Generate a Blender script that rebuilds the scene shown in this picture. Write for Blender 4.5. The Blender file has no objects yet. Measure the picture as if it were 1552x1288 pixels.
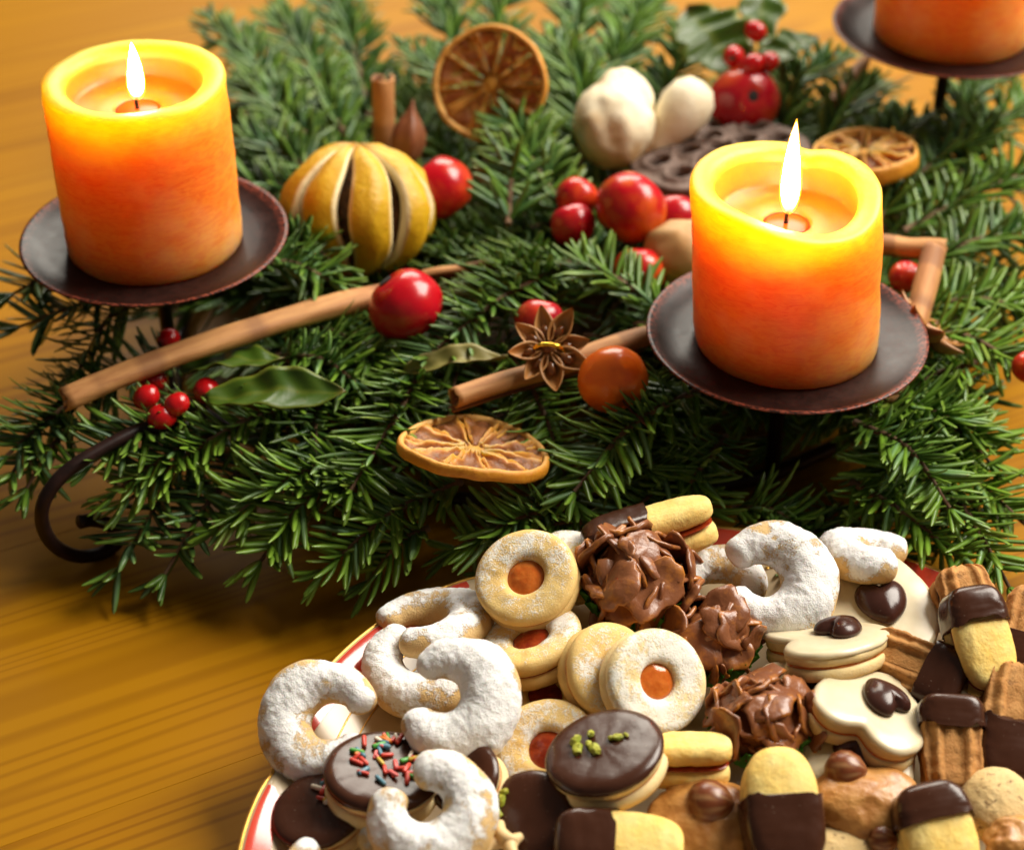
import bpy, math, random
import numpy as np
from mathutils import Vector, Matrix

# ------------------------------------------------------------------ camera, light, exposure
# Lengths in the builders below are centimetres; the last lines turn everything into metres.
PITCH = math.radians(37.0); CAM_H = 47.5; FPX = 2808.0; IW, IH = 1552.0, 1288.0
scene = bpy.context.scene
cam_d = bpy.data.cameras.new("camera"); cam = bpy.data.objects.new("camera", cam_d)
scene.collection.objects.link(cam); scene.camera = cam
cam.location = (0, 0, CAM_H * .01); cam.rotation_euler = (math.pi / 2 - PITCH, 0, 0)
cam_d.sensor_fit = 'HORIZONTAL'; cam_d.sensor_width = 36.0; cam_d.lens = 36.0 * FPX / IW
cam_d.clip_start = .01; cam_d.clip_end = 50
cam_d.dof.use_dof = True; cam_d.dof.focus_distance = .64; cam_d.dof.aperture_fstop = 7.5
world = bpy.data.worlds.new("World"); scene.world = world; world.use_nodes = True
world.node_tree.nodes["Background"].inputs[0].default_value = (1.0, .92, .80, 1)
world.node_tree.nodes["Background"].inputs[1].default_value = .095

def area(name, loc, target, sx, sy, power, col):
    l = bpy.data.lights.new(name, 'AREA'); l.shape = 'RECTANGLE'; l.size = sx; l.size_y = sy
    l.energy = power; l.color = col
    o = bpy.data.objects.new(name, l); scene.collection.objects.link(o)
    o.location = loc
    o.rotation_euler = (Vector(target) - Vector(loc)).to_track_quat('-Z', 'Y').to_euler()
    return o
area("window_light", (1.08, 1.06, 1.28), (.05, .56, .04), 1.1, .9, 60, (1.0, .93, .82))
area("back_window_light", (.05, 2.0, .98), (.0, .8, .03), 1.0, .7, 23, (1.0, .93, .80))
vs = scene.view_settings
vs.view_transform = 'Standard'; vs.look = 'None'; vs.exposure = 0.12; vs.gamma = 1.0
try: vs.use_curve_mapping = False
except Exception: pass
scene.render.engine = 'CYCLES'
cy = scene.cycles
cy.use_denoising = True
try: cy.denoiser = 'OPENIMAGEDENOISE'
except Exception: pass
cy.max_bounces = 8; cy.diffuse_bounces = 4; cy.glossy_bounces = 4; cy.transmission_bounces = 6
cy.caustics_reflective = False; cy.caustics_refractive = False; cy.sample_clamp_indirect = 6

rnd = random.Random(7)
rng = np.random.default_rng(11)
V = Vector
RIGHT = V((1, 0, 0)); UP = V((0, math.sin(PITCH), math.cos(PITCH))); FWD = V((0, math.cos(PITCH), -math.sin(PITCH)))
CAM = V((0, 0, CAM_H))
def ray(px, py):
    return FWD + RIGHT * ((px - IW / 2) / FPX) + UP * ((IH / 2 - py) / FPX)
def P(px, py, z):                       # point of the place seen at a pixel, z cm above the table
    d = ray(px, py); return CAM + d * ((z - CAM_H) / d.z)
def ppc(p):                             # picture pixels per centimetre at a point
    return FPX / (V(p) - CAM).dot(FWD)
def frame(n, a=0):                      # local z along n, local x along the picture direction a
    n = V(n).normalized(); a = math.radians(a)
    d = RIGHT * math.cos(a) + UP * math.sin(a)
    x = d - n * n.dot(d)
    x.normalize(); y = n.cross(x)
    return Matrix(((x.x, y.x, n.x), (x.y, y.y, n.y), (x.z, y.z, n.z)))
def TM(loc, rot=None):
    m = (rot.to_4x4() if rot is not None else Matrix.Identity(4)); m.translation = V(loc); return m

# ------------------------------------------------------------------ noise and mesh helpers
def _h(ix, iy, iz, s):
    n = (ix * 374761393 + iy * 668265263 + iz * 1274126177 + s * 974634521) & 0xffffffff
    n = ((n ^ (n >> 13)) * 1274126177) & 0xffffffff
    return ((n ^ (n >> 16)) & 0xffff) / 65535.0
def vn(p, f=1.0, s=0):
    p = np.asarray(p, float) * f + 100.0
    i = np.floor(p).astype(np.int64); t = p - i; t = t * t * t * (t * (t * 6 - 15) + 10)
    r = 0
    for dx in (0, 1):
        for dy in (0, 1):
            for dz in (0, 1):
                w = (t[:, 0] if dx else 1 - t[:, 0]) * (t[:, 1] if dy else 1 - t[:, 1]) * (t[:, 2] if dz else 1 - t[:, 2])
                r = r + w * _h(i[:, 0] + dx, i[:, 1] + dy, i[:, 2] + dz, s)
    return r
def fbm(p, f=1.0, s=0, o=3):
    r = 0; a = .5; t = 0
    for k in range(o):
        r = r + a * vn(p, f * 2 ** k, s + k * 17); t += a; a *= .5
    return r / t
def sstep(a, b, x):
    t = np.clip((x - a) / (b - a), 0, 1); return t * t * (3 - 2 * t)

def gridf(nu, nv, cu=False, cv=False, off=0):
    f = []
    for i in range(nu if cu else nu - 1):
        i2 = (i + 1) % nu
        for j in range(nv if cv else nv - 1):
            j2 = (j + 1) % nv
            f.append((off + i * nv + j, off + i2 * nv + j, off + i2 * nv + j2, off + i * nv + j2))
    return f
class MB:
    def __init__(s): s.v = []; s.f = []; s.c = []; s.n = 0
    def add(s, v, f, c=(0, 0, 0)):
        v = np.asarray(v, float).reshape(-1, 3); f0 = s.n
        s.v.append(v); s.f += [tuple(i + f0 for i in q) for q in f]
        c = np.asarray(c, float)
        if c.ndim == 1: c = np.tile(c, (len(v), 1))
        s.c.append(c); s.n += len(v); return s
    def rings(s, rl, close=False, cap0=True, cap1=True, c=(0, 0, 0)):      # rl: list of (N,3) closed rings
        n = len(rl[0]); v = np.concatenate(rl); f = gridf(len(rl), n, close, True)
        if not close:
            if cap0: f.append(tuple(range(n))[::-1])
            if cap1: f.append(tuple((len(rl) - 1) * n + i for i in range(n)))
        return s.add(v, f, c)
    def mesh(s, name, mat, fix=True, smooth=True):
        me = bpy.data.meshes.new(name)
        v = np.concatenate(s.v)
        me.from_pydata(v.tolist(), [], s.f)
        if fix:
            import bmesh
            bm = bmesh.new(); bm.from_mesh(me); bmesh.ops.recalc_face_normals(bm, faces=bm.faces); bm.to_mesh(me); bm.free()
        a = me.attributes.new("msk", 'FLOAT_COLOR', 'POINT')
        c = np.ones((len(v), 4)); c[:, :3] = np.concatenate(s.c)
        a.data.foreach_set("color", c.ravel())
        if smooth: me.polygons.foreach_set("use_smooth", np.ones(len(me.polygons), bool))
        me.materials.append(mat); me.update()
        return me
    def build(s, name, mat, parent=None, M=None, fix=True, smooth=True, **k):
        return link(name, s.mesh(name, mat, fix, smooth), parent, M, **k)
def link(name, data, parent=None, M=None, label=None, cat=None, group=None, kind=None):
    o = bpy.data.objects.new(name, data); scene.collection.objects.link(o)
    if parent is not None: o.parent = parent
    if M is not None: o.matrix_basis = M
    if label: o["label"] = label
    if cat: o["category"] = cat
    if group: o["group"] = group
    if kind: o["kind"] = kind
    return o
def thing(name, M, label, cat, group=None):
    return link(name, None, None, M, label, cat, group)

def sph(nu=32, nv=20):
    th = np.linspace(0, 2 * np.pi, nu, endpoint=False); ph = np.linspace(.0, np.pi, nv)
    ph[0] = .02; ph[-1] = np.pi - .02
    v = np.array([[(math.sin(b) * math.cos(a), math.sin(b) * math.sin(a), math.cos(b)) for a in th] for b in ph]).reshape(-1, 3)
    f = gridf(nv, nu, False, True); f.append(tuple(range(nu))); f.append(tuple((nv - 1) * nu + i for i in range(nu))[::-1])
    return v, f
def circ(n, r=1.0, z=0.0, ph=0):
    t = np.linspace(0, 2 * np.pi, n, endpoint=False) + ph
    return np.stack([np.cos(t) * r, np.sin(t) * r, np.full(n, z)], 1)
def lathe(mb, prof, n=48, c=(0, 0, 0), close=False, fn=None):
    rl = [circ(n, max(r, 1e-4), z) for r, z in prof]
    if fn is not None: rl = [fn(r, i) for i, r in enumerate(rl)]
    return mb.rings(rl, close, True, True, c)
def pframes(path):
    path = np.asarray(path, float); t = np.gradient(path, axis=0); t /= np.linalg.norm(t, axis=1)[:, None]
    a = np.array([0, 0, 1.0])
    if abs(t[0] @ a) > .9: a = np.array([0, 1.0, 0])
    u = np.cross(a, t[0]); u /= np.linalg.norm(u); us = []
    for k in range(len(path)):
        u = u - t[k] * (u @ t[k]); u /= np.linalg.norm(u); us.append(u.copy())
    us = np.array(us); return path, t, us, np.cross(t, us)
def tube(mb, path, rad, n=10, c=(0, 0, 0), caps=True):
    path, t, u, w = pframes(path); rad = np.broadcast_to(np.asarray(rad, float), (len(path),))
    a = np.linspace(0, 2 * np.pi, n, endpoint=False)
    rl = [path[k] + rad[k] * (np.cos(a)[:, None] * u[k] + np.sin(a)[:, None] * w[k]) for k in range(len(path))]
    return mb.rings(rl, False, caps, caps, c)
def smooth_path(pts, n=24):
    pts = np.asarray([tuple(p) for p in pts], float); m = len(pts)
    ext = np.vstack([2 * pts[0] - pts[1], pts, 2 * pts[-1] - pts[-2]]); out = []
    for s in np.linspace(0, m - 1 - 1e-9, n):
        i = int(s); t = s - i; a, b, c, d = ext[i:i + 4]
        out.append(.5 * (2 * b + (c - a) * t + (2 * a - 5 * b + 4 * c - d) * t * t + (3 * b - a - 3 * c + d) * t ** 3))
    return np.array(out)

# ------------------------------------------------------------------ materials
def NT(name):
    m = bpy.data.materials.new(name); m.use_nodes = True; nt = m.node_tree
    return m, nt, nt.nodes["Principled BSDF"]
def nd(nt, typ, **k):
    n = nt.nodes.new(typ)
    for a, b in k.items():
        a2 = a.replace('_', ' ')
        if a2 in n.inputs:
            if isinstance(b, bpy.types.NodeSocket): nt.links.new(b, n.inputs[a2])
            else: n.inputs[a2].default_value = b
        else: setattr(n, a, b)
    return n
def setp(nt, bs, **k):
    for a, b in k.items():
        a = a.replace('_', ' ')
        if isinstance(b, bpy.types.NodeSocket): nt.links.new(b, bs.inputs[a])
        else: bs.inputs[a].default_value = (*b, 1) if isinstance(b, tuple) and len(b) == 3 and bs.inputs[a].type == 'RGBA' else b
def mix(nt, fac, a, b, mode='MIX'):
    n = nt.nodes.new('ShaderNodeMix'); n.data_type = 'RGBA'; n.blend_type = mode; n.clamp_factor = True
    for s, x in ((0, fac), (6, a), (7, b)):
        if isinstance(x, bpy.types.NodeSocket): nt.links.new(x, n.inputs[s])
        elif s == 0: n.inputs[0].default_value = x
        else: n.inputs[s].default_value = (*x, 1)
    return n.outputs[2]
def math_(nt, op, a, b=0.0, clamp=False):
    n = nt.nodes.new('ShaderNodeMath'); n.operation = op; n.use_clamp = clamp
    for s, x in ((0, a), (1, b)):
        if isinstance(x, bpy.types.NodeSocket): nt.links.new(x, n.inputs[s])
        else: n.inputs[s].default_value = x
    return n.outputs[0]
def mrange(nt, x, a, b, c=0.0, d=1.0):
    n = nd(nt, 'ShaderNodeMapRange', From_Min=a, From_Max=b, To_Min=c, To_Max=d); nt.links.new(x, n.inputs[0]); return n.outputs[0]
def noise(nt, scale, detail=4, rough=.55, sc=None, dist=0.0):            # scale in features per cm, object space
    tc = nt.nodes.new('ShaderNodeTexCoord'); vec = tc.outputs['Object']
    if sc is not None:
        mp = nd(nt, 'ShaderNodeMapping', Scale=sc); nt.links.new(vec, mp.inputs[0]); vec = mp.outputs[0]
    n = nd(nt, 'ShaderNodeTexNoise', Scale=scale * 100, Detail=detail, Roughness=rough, Distortion=dist)
    nt.links.new(vec, n.inputs['Vector']); return n.outputs[0]
def bump(nt, h, strength=.3, dist_cm=.05, normal=None):
    n = nd(nt, 'ShaderNodeBump', Strength=strength, Distance=dist_cm * .01); nt.links.new(h, n.inputs['Height'])
    if normal is not None: nt.links.new(normal, n.inputs['Normal'])
    return n.outputs[0]
def msk(nt):
    a = nd(nt, 'ShaderNodeAttribute', attribute_name="msk"); s = nt.nodes.new('ShaderNodeSeparateColor')
    nt.links.new(a.outputs[0], s.inputs[0]); return s.outputs
def orand(nt):
    return nt.nodes.new('ShaderNodeObjectInfo').outputs['Random']

def m_wood():
    m, nt, b = NT("pine_table_wood")
    tc = nt.nodes.new('ShaderNodeTexCoord'); r = orand(nt)
    off = nd(nt, 'ShaderNodeCombineXYZ'); nt.links.new(math_(nt, 'MULTIPLY', r, 7.0), off.inputs[0]); nt.links.new(math_(nt, 'MULTIPLY', r, 3.0), off.inputs[1])
    add = nd(nt, 'ShaderNodeVectorMath', operation='ADD'); nt.links.new(tc.outputs['Object'], add.inputs[0]); nt.links.new(off.outputs[0], add.inputs[1])
    mp = nd(nt, 'ShaderNodeMapping', Scale=(.28, 13, 13)); nt.links.new(add.outputs[0], mp.inputs[0])
    warp = nd(nt, 'ShaderNodeTexNoise', Scale=.9, Detail=2.0); nt.links.new(mp.outputs[0], warp.inputs['Vector'])
    bands = nd(nt, 'ShaderNodeMath', operation='SINE'); nt.links.new(math_(nt, 'MULTIPLY', warp.outputs[0], 240.0), bands.inputs[0])
    g1 = mrange(nt, bands.outputs[0], .1, 1.0)
    fine = noise(nt, .6, 5, .6, (.05, 1, 1)); big = noise(nt, .035, 2, .5, (.35, 1, 1))
    c = mix(nt, mrange(nt, big, .3, .7), (.36, .162, .003), (.285, .112, .002))
    c = mix(nt, math_(nt, 'MULTIPLY', g1, .50), c, (.14, .040, .001))
    c = mix(nt, math_(nt, 'MULTIPLY', mrange(nt, fine, .5, .8), .35), c, (.20, .062, .002))
    c = mix(nt, math_(nt, 'MULTIPLY', r, .3), c, (.40, .185, .004))
    setp(nt, b, Base_Color=c, Roughness=mrange(nt, fine, .3, .8, .40, .52), Specular_IOR_Level=.10,
         Normal=bump(nt, fine, .08, .02))
    return m
def m_wax():
    m, nt, b = NT("orange_candle_wax")
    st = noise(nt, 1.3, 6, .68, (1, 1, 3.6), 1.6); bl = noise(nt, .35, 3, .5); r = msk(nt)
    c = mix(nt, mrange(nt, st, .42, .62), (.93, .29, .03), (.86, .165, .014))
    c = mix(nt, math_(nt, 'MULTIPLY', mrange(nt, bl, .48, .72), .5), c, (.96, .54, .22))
    c = mix(nt, r[0], c, (.96, .46, .02)); c = mix(nt, r[1], c, (.84, .17, .003))  # first mask paints the flame's yellow glow into the upper wax colour
    setp(nt, b, Base_Color=c, Roughness=.46, Subsurface_Weight=1.0, Subsurface_Radius=(.042, .042, .002), Subsurface_Scale=1.0,
         Normal=bump(nt, st, .22, .05))
    b.subsurface_method = 'RANDOM_WALK'
    return m
def m_pool():
    m, nt, b = NT("molten_wax")
    setp(nt, b, Base_Color=(.42, .06, .001), Roughness=.2, Specular_IOR_Level=.25)
    return m
def m_flame():
    m = bpy.data.materials.new("candle_flame"); m.use_nodes = True; nt = m.node_tree; nt.nodes.clear()
    out = nt.nodes.new('ShaderNodeOutputMaterial'); a = msk(nt)
    c = mix(nt, a[0], (.62, .42, .55), (1, .74, .34)); c = mix(nt, a[1], c, (1, .38, .04))
    e = nd(nt, 'ShaderNodeEmission'); nt.links.new(c, e.inputs[0]); nt.links.new(mrange(nt, a[0], 0, 1, 3.0, 96), e.inputs[1])
    tr = nd(nt, 'ShaderNodeBsdfTransparent'); mx = nd(nt, 'ShaderNodeMixShader')
    nt.links.new(mrange(nt, a[0], 0, .5, .12, 1.0), mx.inputs[0]); nt.links.new(tr.outputs[0], mx.inputs[1]); nt.links.new(e.outputs[0], mx.inputs[2])
    nt.links.new(mx.outputs[0], out.inputs[0])
    return m
def m_mantle():
    m = bpy.data.materials.new("flame_mantle"); m.use_nodes = True; nt = m.node_tree; nt.nodes.clear()
    out = nt.nodes.new('ShaderNodeOutputMaterial'); e = nd(nt, 'ShaderNodeEmission', Strength=1.1); e.inputs[0].default_value = (1, .42, .03, 1)
    tr = nd(nt, 'ShaderNodeBsdfTransparent'); mx = nd(nt, 'ShaderNodeAddShader')
    nt.links.new(tr.outputs[0], mx.inputs[0]); nt.links.new(e.outputs[0], mx.inputs[1]); nt.links.new(mx.outputs[0], out.inputs[0]); return m
def m_iron():
    m, nt, b = NT("dark_burnished_iron")
    a = msk(nt); n = noise(nt, 1.6, 5, .6); sp = noise(nt, 7, 3, .6)
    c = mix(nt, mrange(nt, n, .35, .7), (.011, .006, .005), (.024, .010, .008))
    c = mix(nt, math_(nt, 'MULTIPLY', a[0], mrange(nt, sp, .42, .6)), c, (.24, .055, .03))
    setp(nt, b, Base_Color=c, Roughness=mrange(nt, n, .3, .7, .30, .40), Metallic=.0, Specular_IOR_Level=.20, Normal=bump(nt, sp, .05, .02))
    return m
def m_needle():
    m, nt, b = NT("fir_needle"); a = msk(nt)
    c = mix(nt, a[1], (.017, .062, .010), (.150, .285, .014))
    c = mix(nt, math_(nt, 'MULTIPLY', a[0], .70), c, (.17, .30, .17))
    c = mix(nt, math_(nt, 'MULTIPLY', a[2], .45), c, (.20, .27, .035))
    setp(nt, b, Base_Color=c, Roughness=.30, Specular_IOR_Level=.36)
    return m
def m_bark():
    m, nt, b = NT("twig_bark"); n = noise(nt, 4, 4)
    setp(nt, b, Base_Color=mix(nt, n, (.045, .022, .010), (.20, .10, .04)), Roughness=.8, Normal=bump(nt, n, .6, .05)); return m
def m_plain(name, c1, c2, sc=2.0, rough=.5, bs=.2, bd=.03, det=4, lo=.35, hi=.65, **k):
    m, nt, b = NT(name); n = noise(nt, sc, det)
    setp(nt, b, Base_Color=mix(nt, mrange(nt, n, lo, hi), c1, c2), Roughness=rough, Normal=bump(nt, n, bs, bd), **k); return m
def m_dough(name, c1, c2, sugar=(.86, .84, .80), brown=(.42, .19, .045), bumpy=.25, spec=.0, grain=5.0):
    m, nt, b = NT(name); a = msk(nt); n = noise(nt, 1.3, 4); g = noise(nt, grain * 2.2, 3, .7); g2 = noise(nt, grain * .7, 4, .7)
    c = mix(nt, mrange(nt, n, .3, .7), c1, c2)
    c = mix(nt, a[1], c, brown)
    if spec > 0: c = mix(nt, math_(nt, 'MULTIPLY', mrange(nt, noise(nt, grain, 3, .6), .58, .68), spec), c, (.11, .04, .01))
    f = math_(nt, 'ADD', a[0], math_(nt, 'ADD', math_(nt, 'MULTIPLY', math_(nt, 'SUBTRACT', g, .5), 1.1), math_(nt, 'MULTIPLY', math_(nt, 'SUBTRACT', g2, .5), 1.0)))
    f = mrange(nt, f, .38, .66)
    c = mix(nt, f, c, sugar)
    h = math_(nt, 'ADD', g, math_(nt, 'MULTIPLY', f, .7))
    setp(nt, b, Base_Color=c, Roughness=.72, Subsurface_Weight=.12, Subsurface_Radius=(.004, .002, .001), Subsurface_Scale=1.0, Specular_IOR_Level=.3,
         Normal=bump(nt, h, bumpy, .05)); return m
def m_choc(name, c1, c2, rough=.25):
    m, nt, b = NT(name); n = noise(nt, 1.1, 4); d = noise(nt, 9, 2)
    c = mix(nt, n, c1, c2); c = mix(nt, math_(nt, 'MULTIPLY', mrange(nt, d, .72, .78), .5), c, (.5, .38, .28))
    setp(nt, b, Base_Color=c, Roughness=mrange(nt, n, .3, .7, rough, rough + .12), Specular_IOR_Level=.38, Normal=bump(nt, n, .25, .06)); return m
def m_flake():
    m, nt, b = NT("chocolate_coated_cornflake"); a = msk(nt); n = noise(nt, 2.2, 4); r = orand(nt)
    f = math_(nt, 'MULTIPLY', mrange(nt, math_(nt, 'ADD', n, math_(nt, 'MULTIPLY', a[0], .15)), .58, .76), .85)
    c = mix(nt, n, (.13, .038, .012), (.25, .085, .030)); c = mix(nt, math_(nt, 'MULTIPLY', r, .55), c, (.30, .11, .042)); c = mix(nt, f, c, (.48, .17, .02))
    setp(nt, b, Base_Color=c, Roughness=.33, Normal=bump(nt, n, .5, .1)); return m
def m_apple():
    m, nt, b = NT("crab_apple_skin"); a = msk(nt); s = noise(nt, 5, 3, .6)
    c = mix(nt, a[0], (.44, .003, .010), (.92, .17, .010)); c = mix(nt, a[1], c, (.78, .27, .012)); c = mix(nt, a[2], c, (.22, .004, .02))
    c = mix(nt, math_(nt, 'MULTIPLY', mrange(nt, s, .66, .74), .3), c, (.75, .3, .12))
    setp(nt, b, Base_Color=c, Roughness=.24, Subsurface_Weight=.08, Subsurface_Radius=(.004, .001, .0005), Subsurface_Scale=1.0, Coat_Weight=.10, Coat_Roughness=.15, Specular_IOR_Level=.4,
         Normal=bump(nt, noise(nt, .8, 3), .15, .1)); return m
def m_att(name, base, r=None, g=None, b_=None, rough=.6, nz=None, bs=.3, bd=.05, sc=3.0, **k):
    m, nt, b = NT(name); a = msk(nt); n = noise(nt, sc, 5, .6, (.1, 1, 1) if 'cinnamon' in name else None)
    c = mix(nt, mrange(nt, n, .3, .7), base, nz if nz else base)
    for s, x in ((a[0], r), (a[1], g), (a[2], b_)):
        if x: c = mix(nt, s, c, x)
    setp(nt, b, Base_Color=c, Roughness=rough, Normal=bump(nt, n, bs, bd), **k); return m

M = {}
M['wood'] = m_wood(); M['wax'] = m_wax(); M['pool'] = m_pool(); M['flame'] = m_flame(); M['iron'] = m_iron(); M['mantle'] = m_mantle()
M['needle'] = m_needle(); M['bark'] = m_bark()
M['wick'] = m_plain("charred_wick", (.01, .008, .007), (.03, .02, .015), rough=.9)
M['powder'] = m_dough("sugar_dusted_crescent", (.68, .44, .17), (.75, .52, .24), sugar=(.89, .88, .86), bumpy=.9, grain=7)
M['short'] = m_dough("pale_shortbread", (.78, .50, .15), (.84, .61, .24), sugar=(.90, .87, .80), bumpy=.6, grain=8)
M['shortpale'] = m_dough("floury_pale_shortbread", (.82, .61, .27), (.87, .71, .39), sugar=(.88, .85, .76), brown=(.55, .30, .09), bumpy=.5)
M['yellow'] = m_dough("golden_butter_biscuit", (.92, .60, .13), (.95, .75, .28), brown=(.66, .33, .05), bumpy=.75, spec=.14, grain=2.2)
M['brown'] = m_dough("brown_spice_biscuit", (.46, .20, .05), (.56, .28, .085), brown=(.24, .085, .02), bumpy=.9, spec=.5, grain=3)
M['almond'] = m_dough("speckled_nut_biscuit", (.62, .42, .17), (.68, .50, .24), brown=(.3, .14, .04), bumpy=.8, spec=.8, grain=4)
M['caramel'] = m_plain("caramel_glazed_biscuit", (.38, .15, .028), (.54, .26, .065), 1.6, .42, .9, .12, Coat_Weight=.2, Coat_Roughness=.25)
M['choc'] = m_choc("dark_chocolate", (.040, .013, .006), (.060, .020, .010), .17)
M['choc2'] = m_choc("glossy_chocolate_heart", (.040, .013, .009), (.060, .022, .015), .16)
M['flake'] = m_flake()
M['jam'] = m_plain("apricot_jam", (.50, .105, .012), (.60, .17, .025), 3, .14, .35, .06, Subsurface_Weight=.3, Subsurface_Radius=(.004, .0015, .0004), Subsurface_Scale=1.0)
M['redjam'] = m_plain("red_jam", (.22, .02, .006), (.34, .05, .01), 3, .14, .35, .06)
M['glaze'] = m_plain("white_sugar_glaze", (.66, .55, .35), (.72, .62, .42), .8, .30, .12, .05, Subsurface_Weight=.25, Subsurface_Radius=(.004, .003, .002), Subsurface_Scale=1.0)
M['apple'] = m_apple()
M['berry'] = m_att("rose_red_berry", (.50, .006, .008), r=(.05, .02, .012), nz=(.42, .004, .006), rough=.22, bs=.35, bd=.05, sc=2.5)
M['cinnamon'] = m_att("cinnamon_bark", (.60, .30, .10), r=(.15, .05, .018), nz=(.34, .13, .036), rough=.68, sc=3.0, bs=.5)
M['anise'] = m_att("star_anise_husk", (.24, .085, .032), r=(.60, .29, .085), nz=(.17, .055, .022), rough=.42)
M['seed'] = m_plain("glossy_brown_seed", (.13, .035, .008), (.18, .06, .015), 2, .1)
M['rind'] = m_att("dried_orange_rind", (.70, .30, .016), r=(.74, .44, .12), g=(.30, .10, .02), nz=(.62, .22, .010), rough=.55, bs=.7, bd=.06, sc=5)
M['pulp'] = m_att("dried_orange_pulp", (.32, .12, .03), r=(.66, .31, .05), nz=(.17, .055, .018), rough=.42, Specular_IOR_Level=.3, bs=.8, bd=.1, sc=2.2, Subsurface_Weight=.3, Subsurface_Radius=(.006, .003, .001), Subsurface_Scale=1.0)
M['peel'] = m_att("dried_yellow_peel", (.64, .385, .006), r=(.86, .72, .42), g=(.34, .14, .015), nz=(.56, .30, .004), rough=.5, bs=.9, bd=.07, sc=3)
M['pith'] = m_plain("dark_dried_flesh", (.05, .02, .008), (.16, .07, .02), 2, .7, .8, .2)
M['cream'] = m_att("bleached_dried_pod", (.82, .70, .46), r=(.54, .33, .12), nz=(.86, .78, .58), rough=.6, sc=1.0, bs=.5, bd=.12)
M['tan'] = m_att("tan_dried_pod", (.46, .25, .085), nz=(.52, .32, .13), rough=.6, sc=1.0, bs=.3)
M['lotus'] = m_att("dried_lotus_pod", (.105, .058, .040), r=(.020, .008, .006), nz=(.19, .125, .095), rough=.7, sc=1.6, bs=.9, bd=.12)
M['leaf'] = m_att("glossy_evergreen_leaf", (.028, .068, .006), r=(.22, .23, .03), g=(.14, .075, .02), nz=(.05, .09, .006), rough=.36, Specular_IOR_Level=.3, sc=.8, bs=.15)
M['dryleaf'] = m_att("curled_olive_leaf", (.16, .15, .03), r=(.40, .33, .12), nz=(.24, .20, .05), rough=.5, sc=1.0)
M['stem'] = m_plain("reddish_stem", (.16, .03, .015), (.22, .07, .03), 4, .6)
M['greenstem'] = m_plain("pale_green_stem", (.30, .30, .09), (.2, .2, .05), 4, .6)
M['paper'] = m_plain("green_paper_cup", (.035, .16, .012), (.06, .24, .02), 2, .6)
M['china'] = m_plain("cream_porcelain", (.52, .40, .24), (.54, .42, .26), .3, .25, .02, .01, Coat_Weight=.1, Coat_Roughness=.1)
M['redglaze'] = m_plain("red_porcelain_band", (.46, .035, .018), (.52, .06, .03), .6, .14, .02, .01, Coat_Weight=.5, Coat_Roughness=.06)
M['gold'] = m_plain("gold_rim_paint", (.62, .33, .05), (.70, .40, .08), 1, .28, .05, .01, Metallic=.6)
M['wire'] = m_plain("gold_wire", (.95, .60, .06), (.95, .62, .08), 1, .2, .02, .01, Metallic=1.0)
M['nut'] = m_att("hazelnut_skin", (.20, .052, .014), r=(.55, .35, .15), nz=(.13, .032, .010), rough=.32, sc=2.0)
M['cashew'] = m_plain("pale_cashew", (.66, .45, .20), (.72, .53, .28), 1, .5)
M['pist'] = m_plain("chopped_pistachio", (.42, .40, .03), (.30, .36, .035), 3, .5)
for k_, c_ in (('red', (.55, .05, .03)), ('pink', (.66, .13, .12)), ('green', (.06, .30, .04)), ('yellow', (.60, .42, .06)), ('blue', (.08, .20, .26)), ('orange', (.70, .19, .02)), ('white', (.75, .66, .52))):
    M['s_' + k_] = m_plain("sugar_sprinkle_" + k_, c_, c_, 3, .35, .1)

# ------------------------------------------------------------------ table of glued pine boards
def build_table():
    t = link("table", None, None, Matrix.Identity(4), kind="structure")
    ang = math.radians(27); d = V((math.cos(ang), math.sin(ang), 0)); n = V((-d.y, d.x, 0))
    w, L, h, bv = 14.6, 460.0, 2.4, .012
    mb = MB(); y0, y1 = -w / 2 + .0015, w / 2 - .0015
    ys = [(y0, -h), (y1, -h), (y1, -bv), (y1 - bv, 0), (y0 + bv, 0), (y0, -bv)]
    rl = [np.array([(x, a, b) for a, b in ys]) for x in np.linspace(-L / 2, L / 2, 3)]
    mb.rings(rl); me = mb.mesh("board", M['wood'], smooth=False)
    r = Matrix.Rotation(ang, 3, 'Z')
    for k in range(-9, 13):
        c = V((-26.5, 84.3, 0)) + n * (w * (k + .5)) + d * 20
        link("board", me, t, TM(c, r))
build_table()

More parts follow.
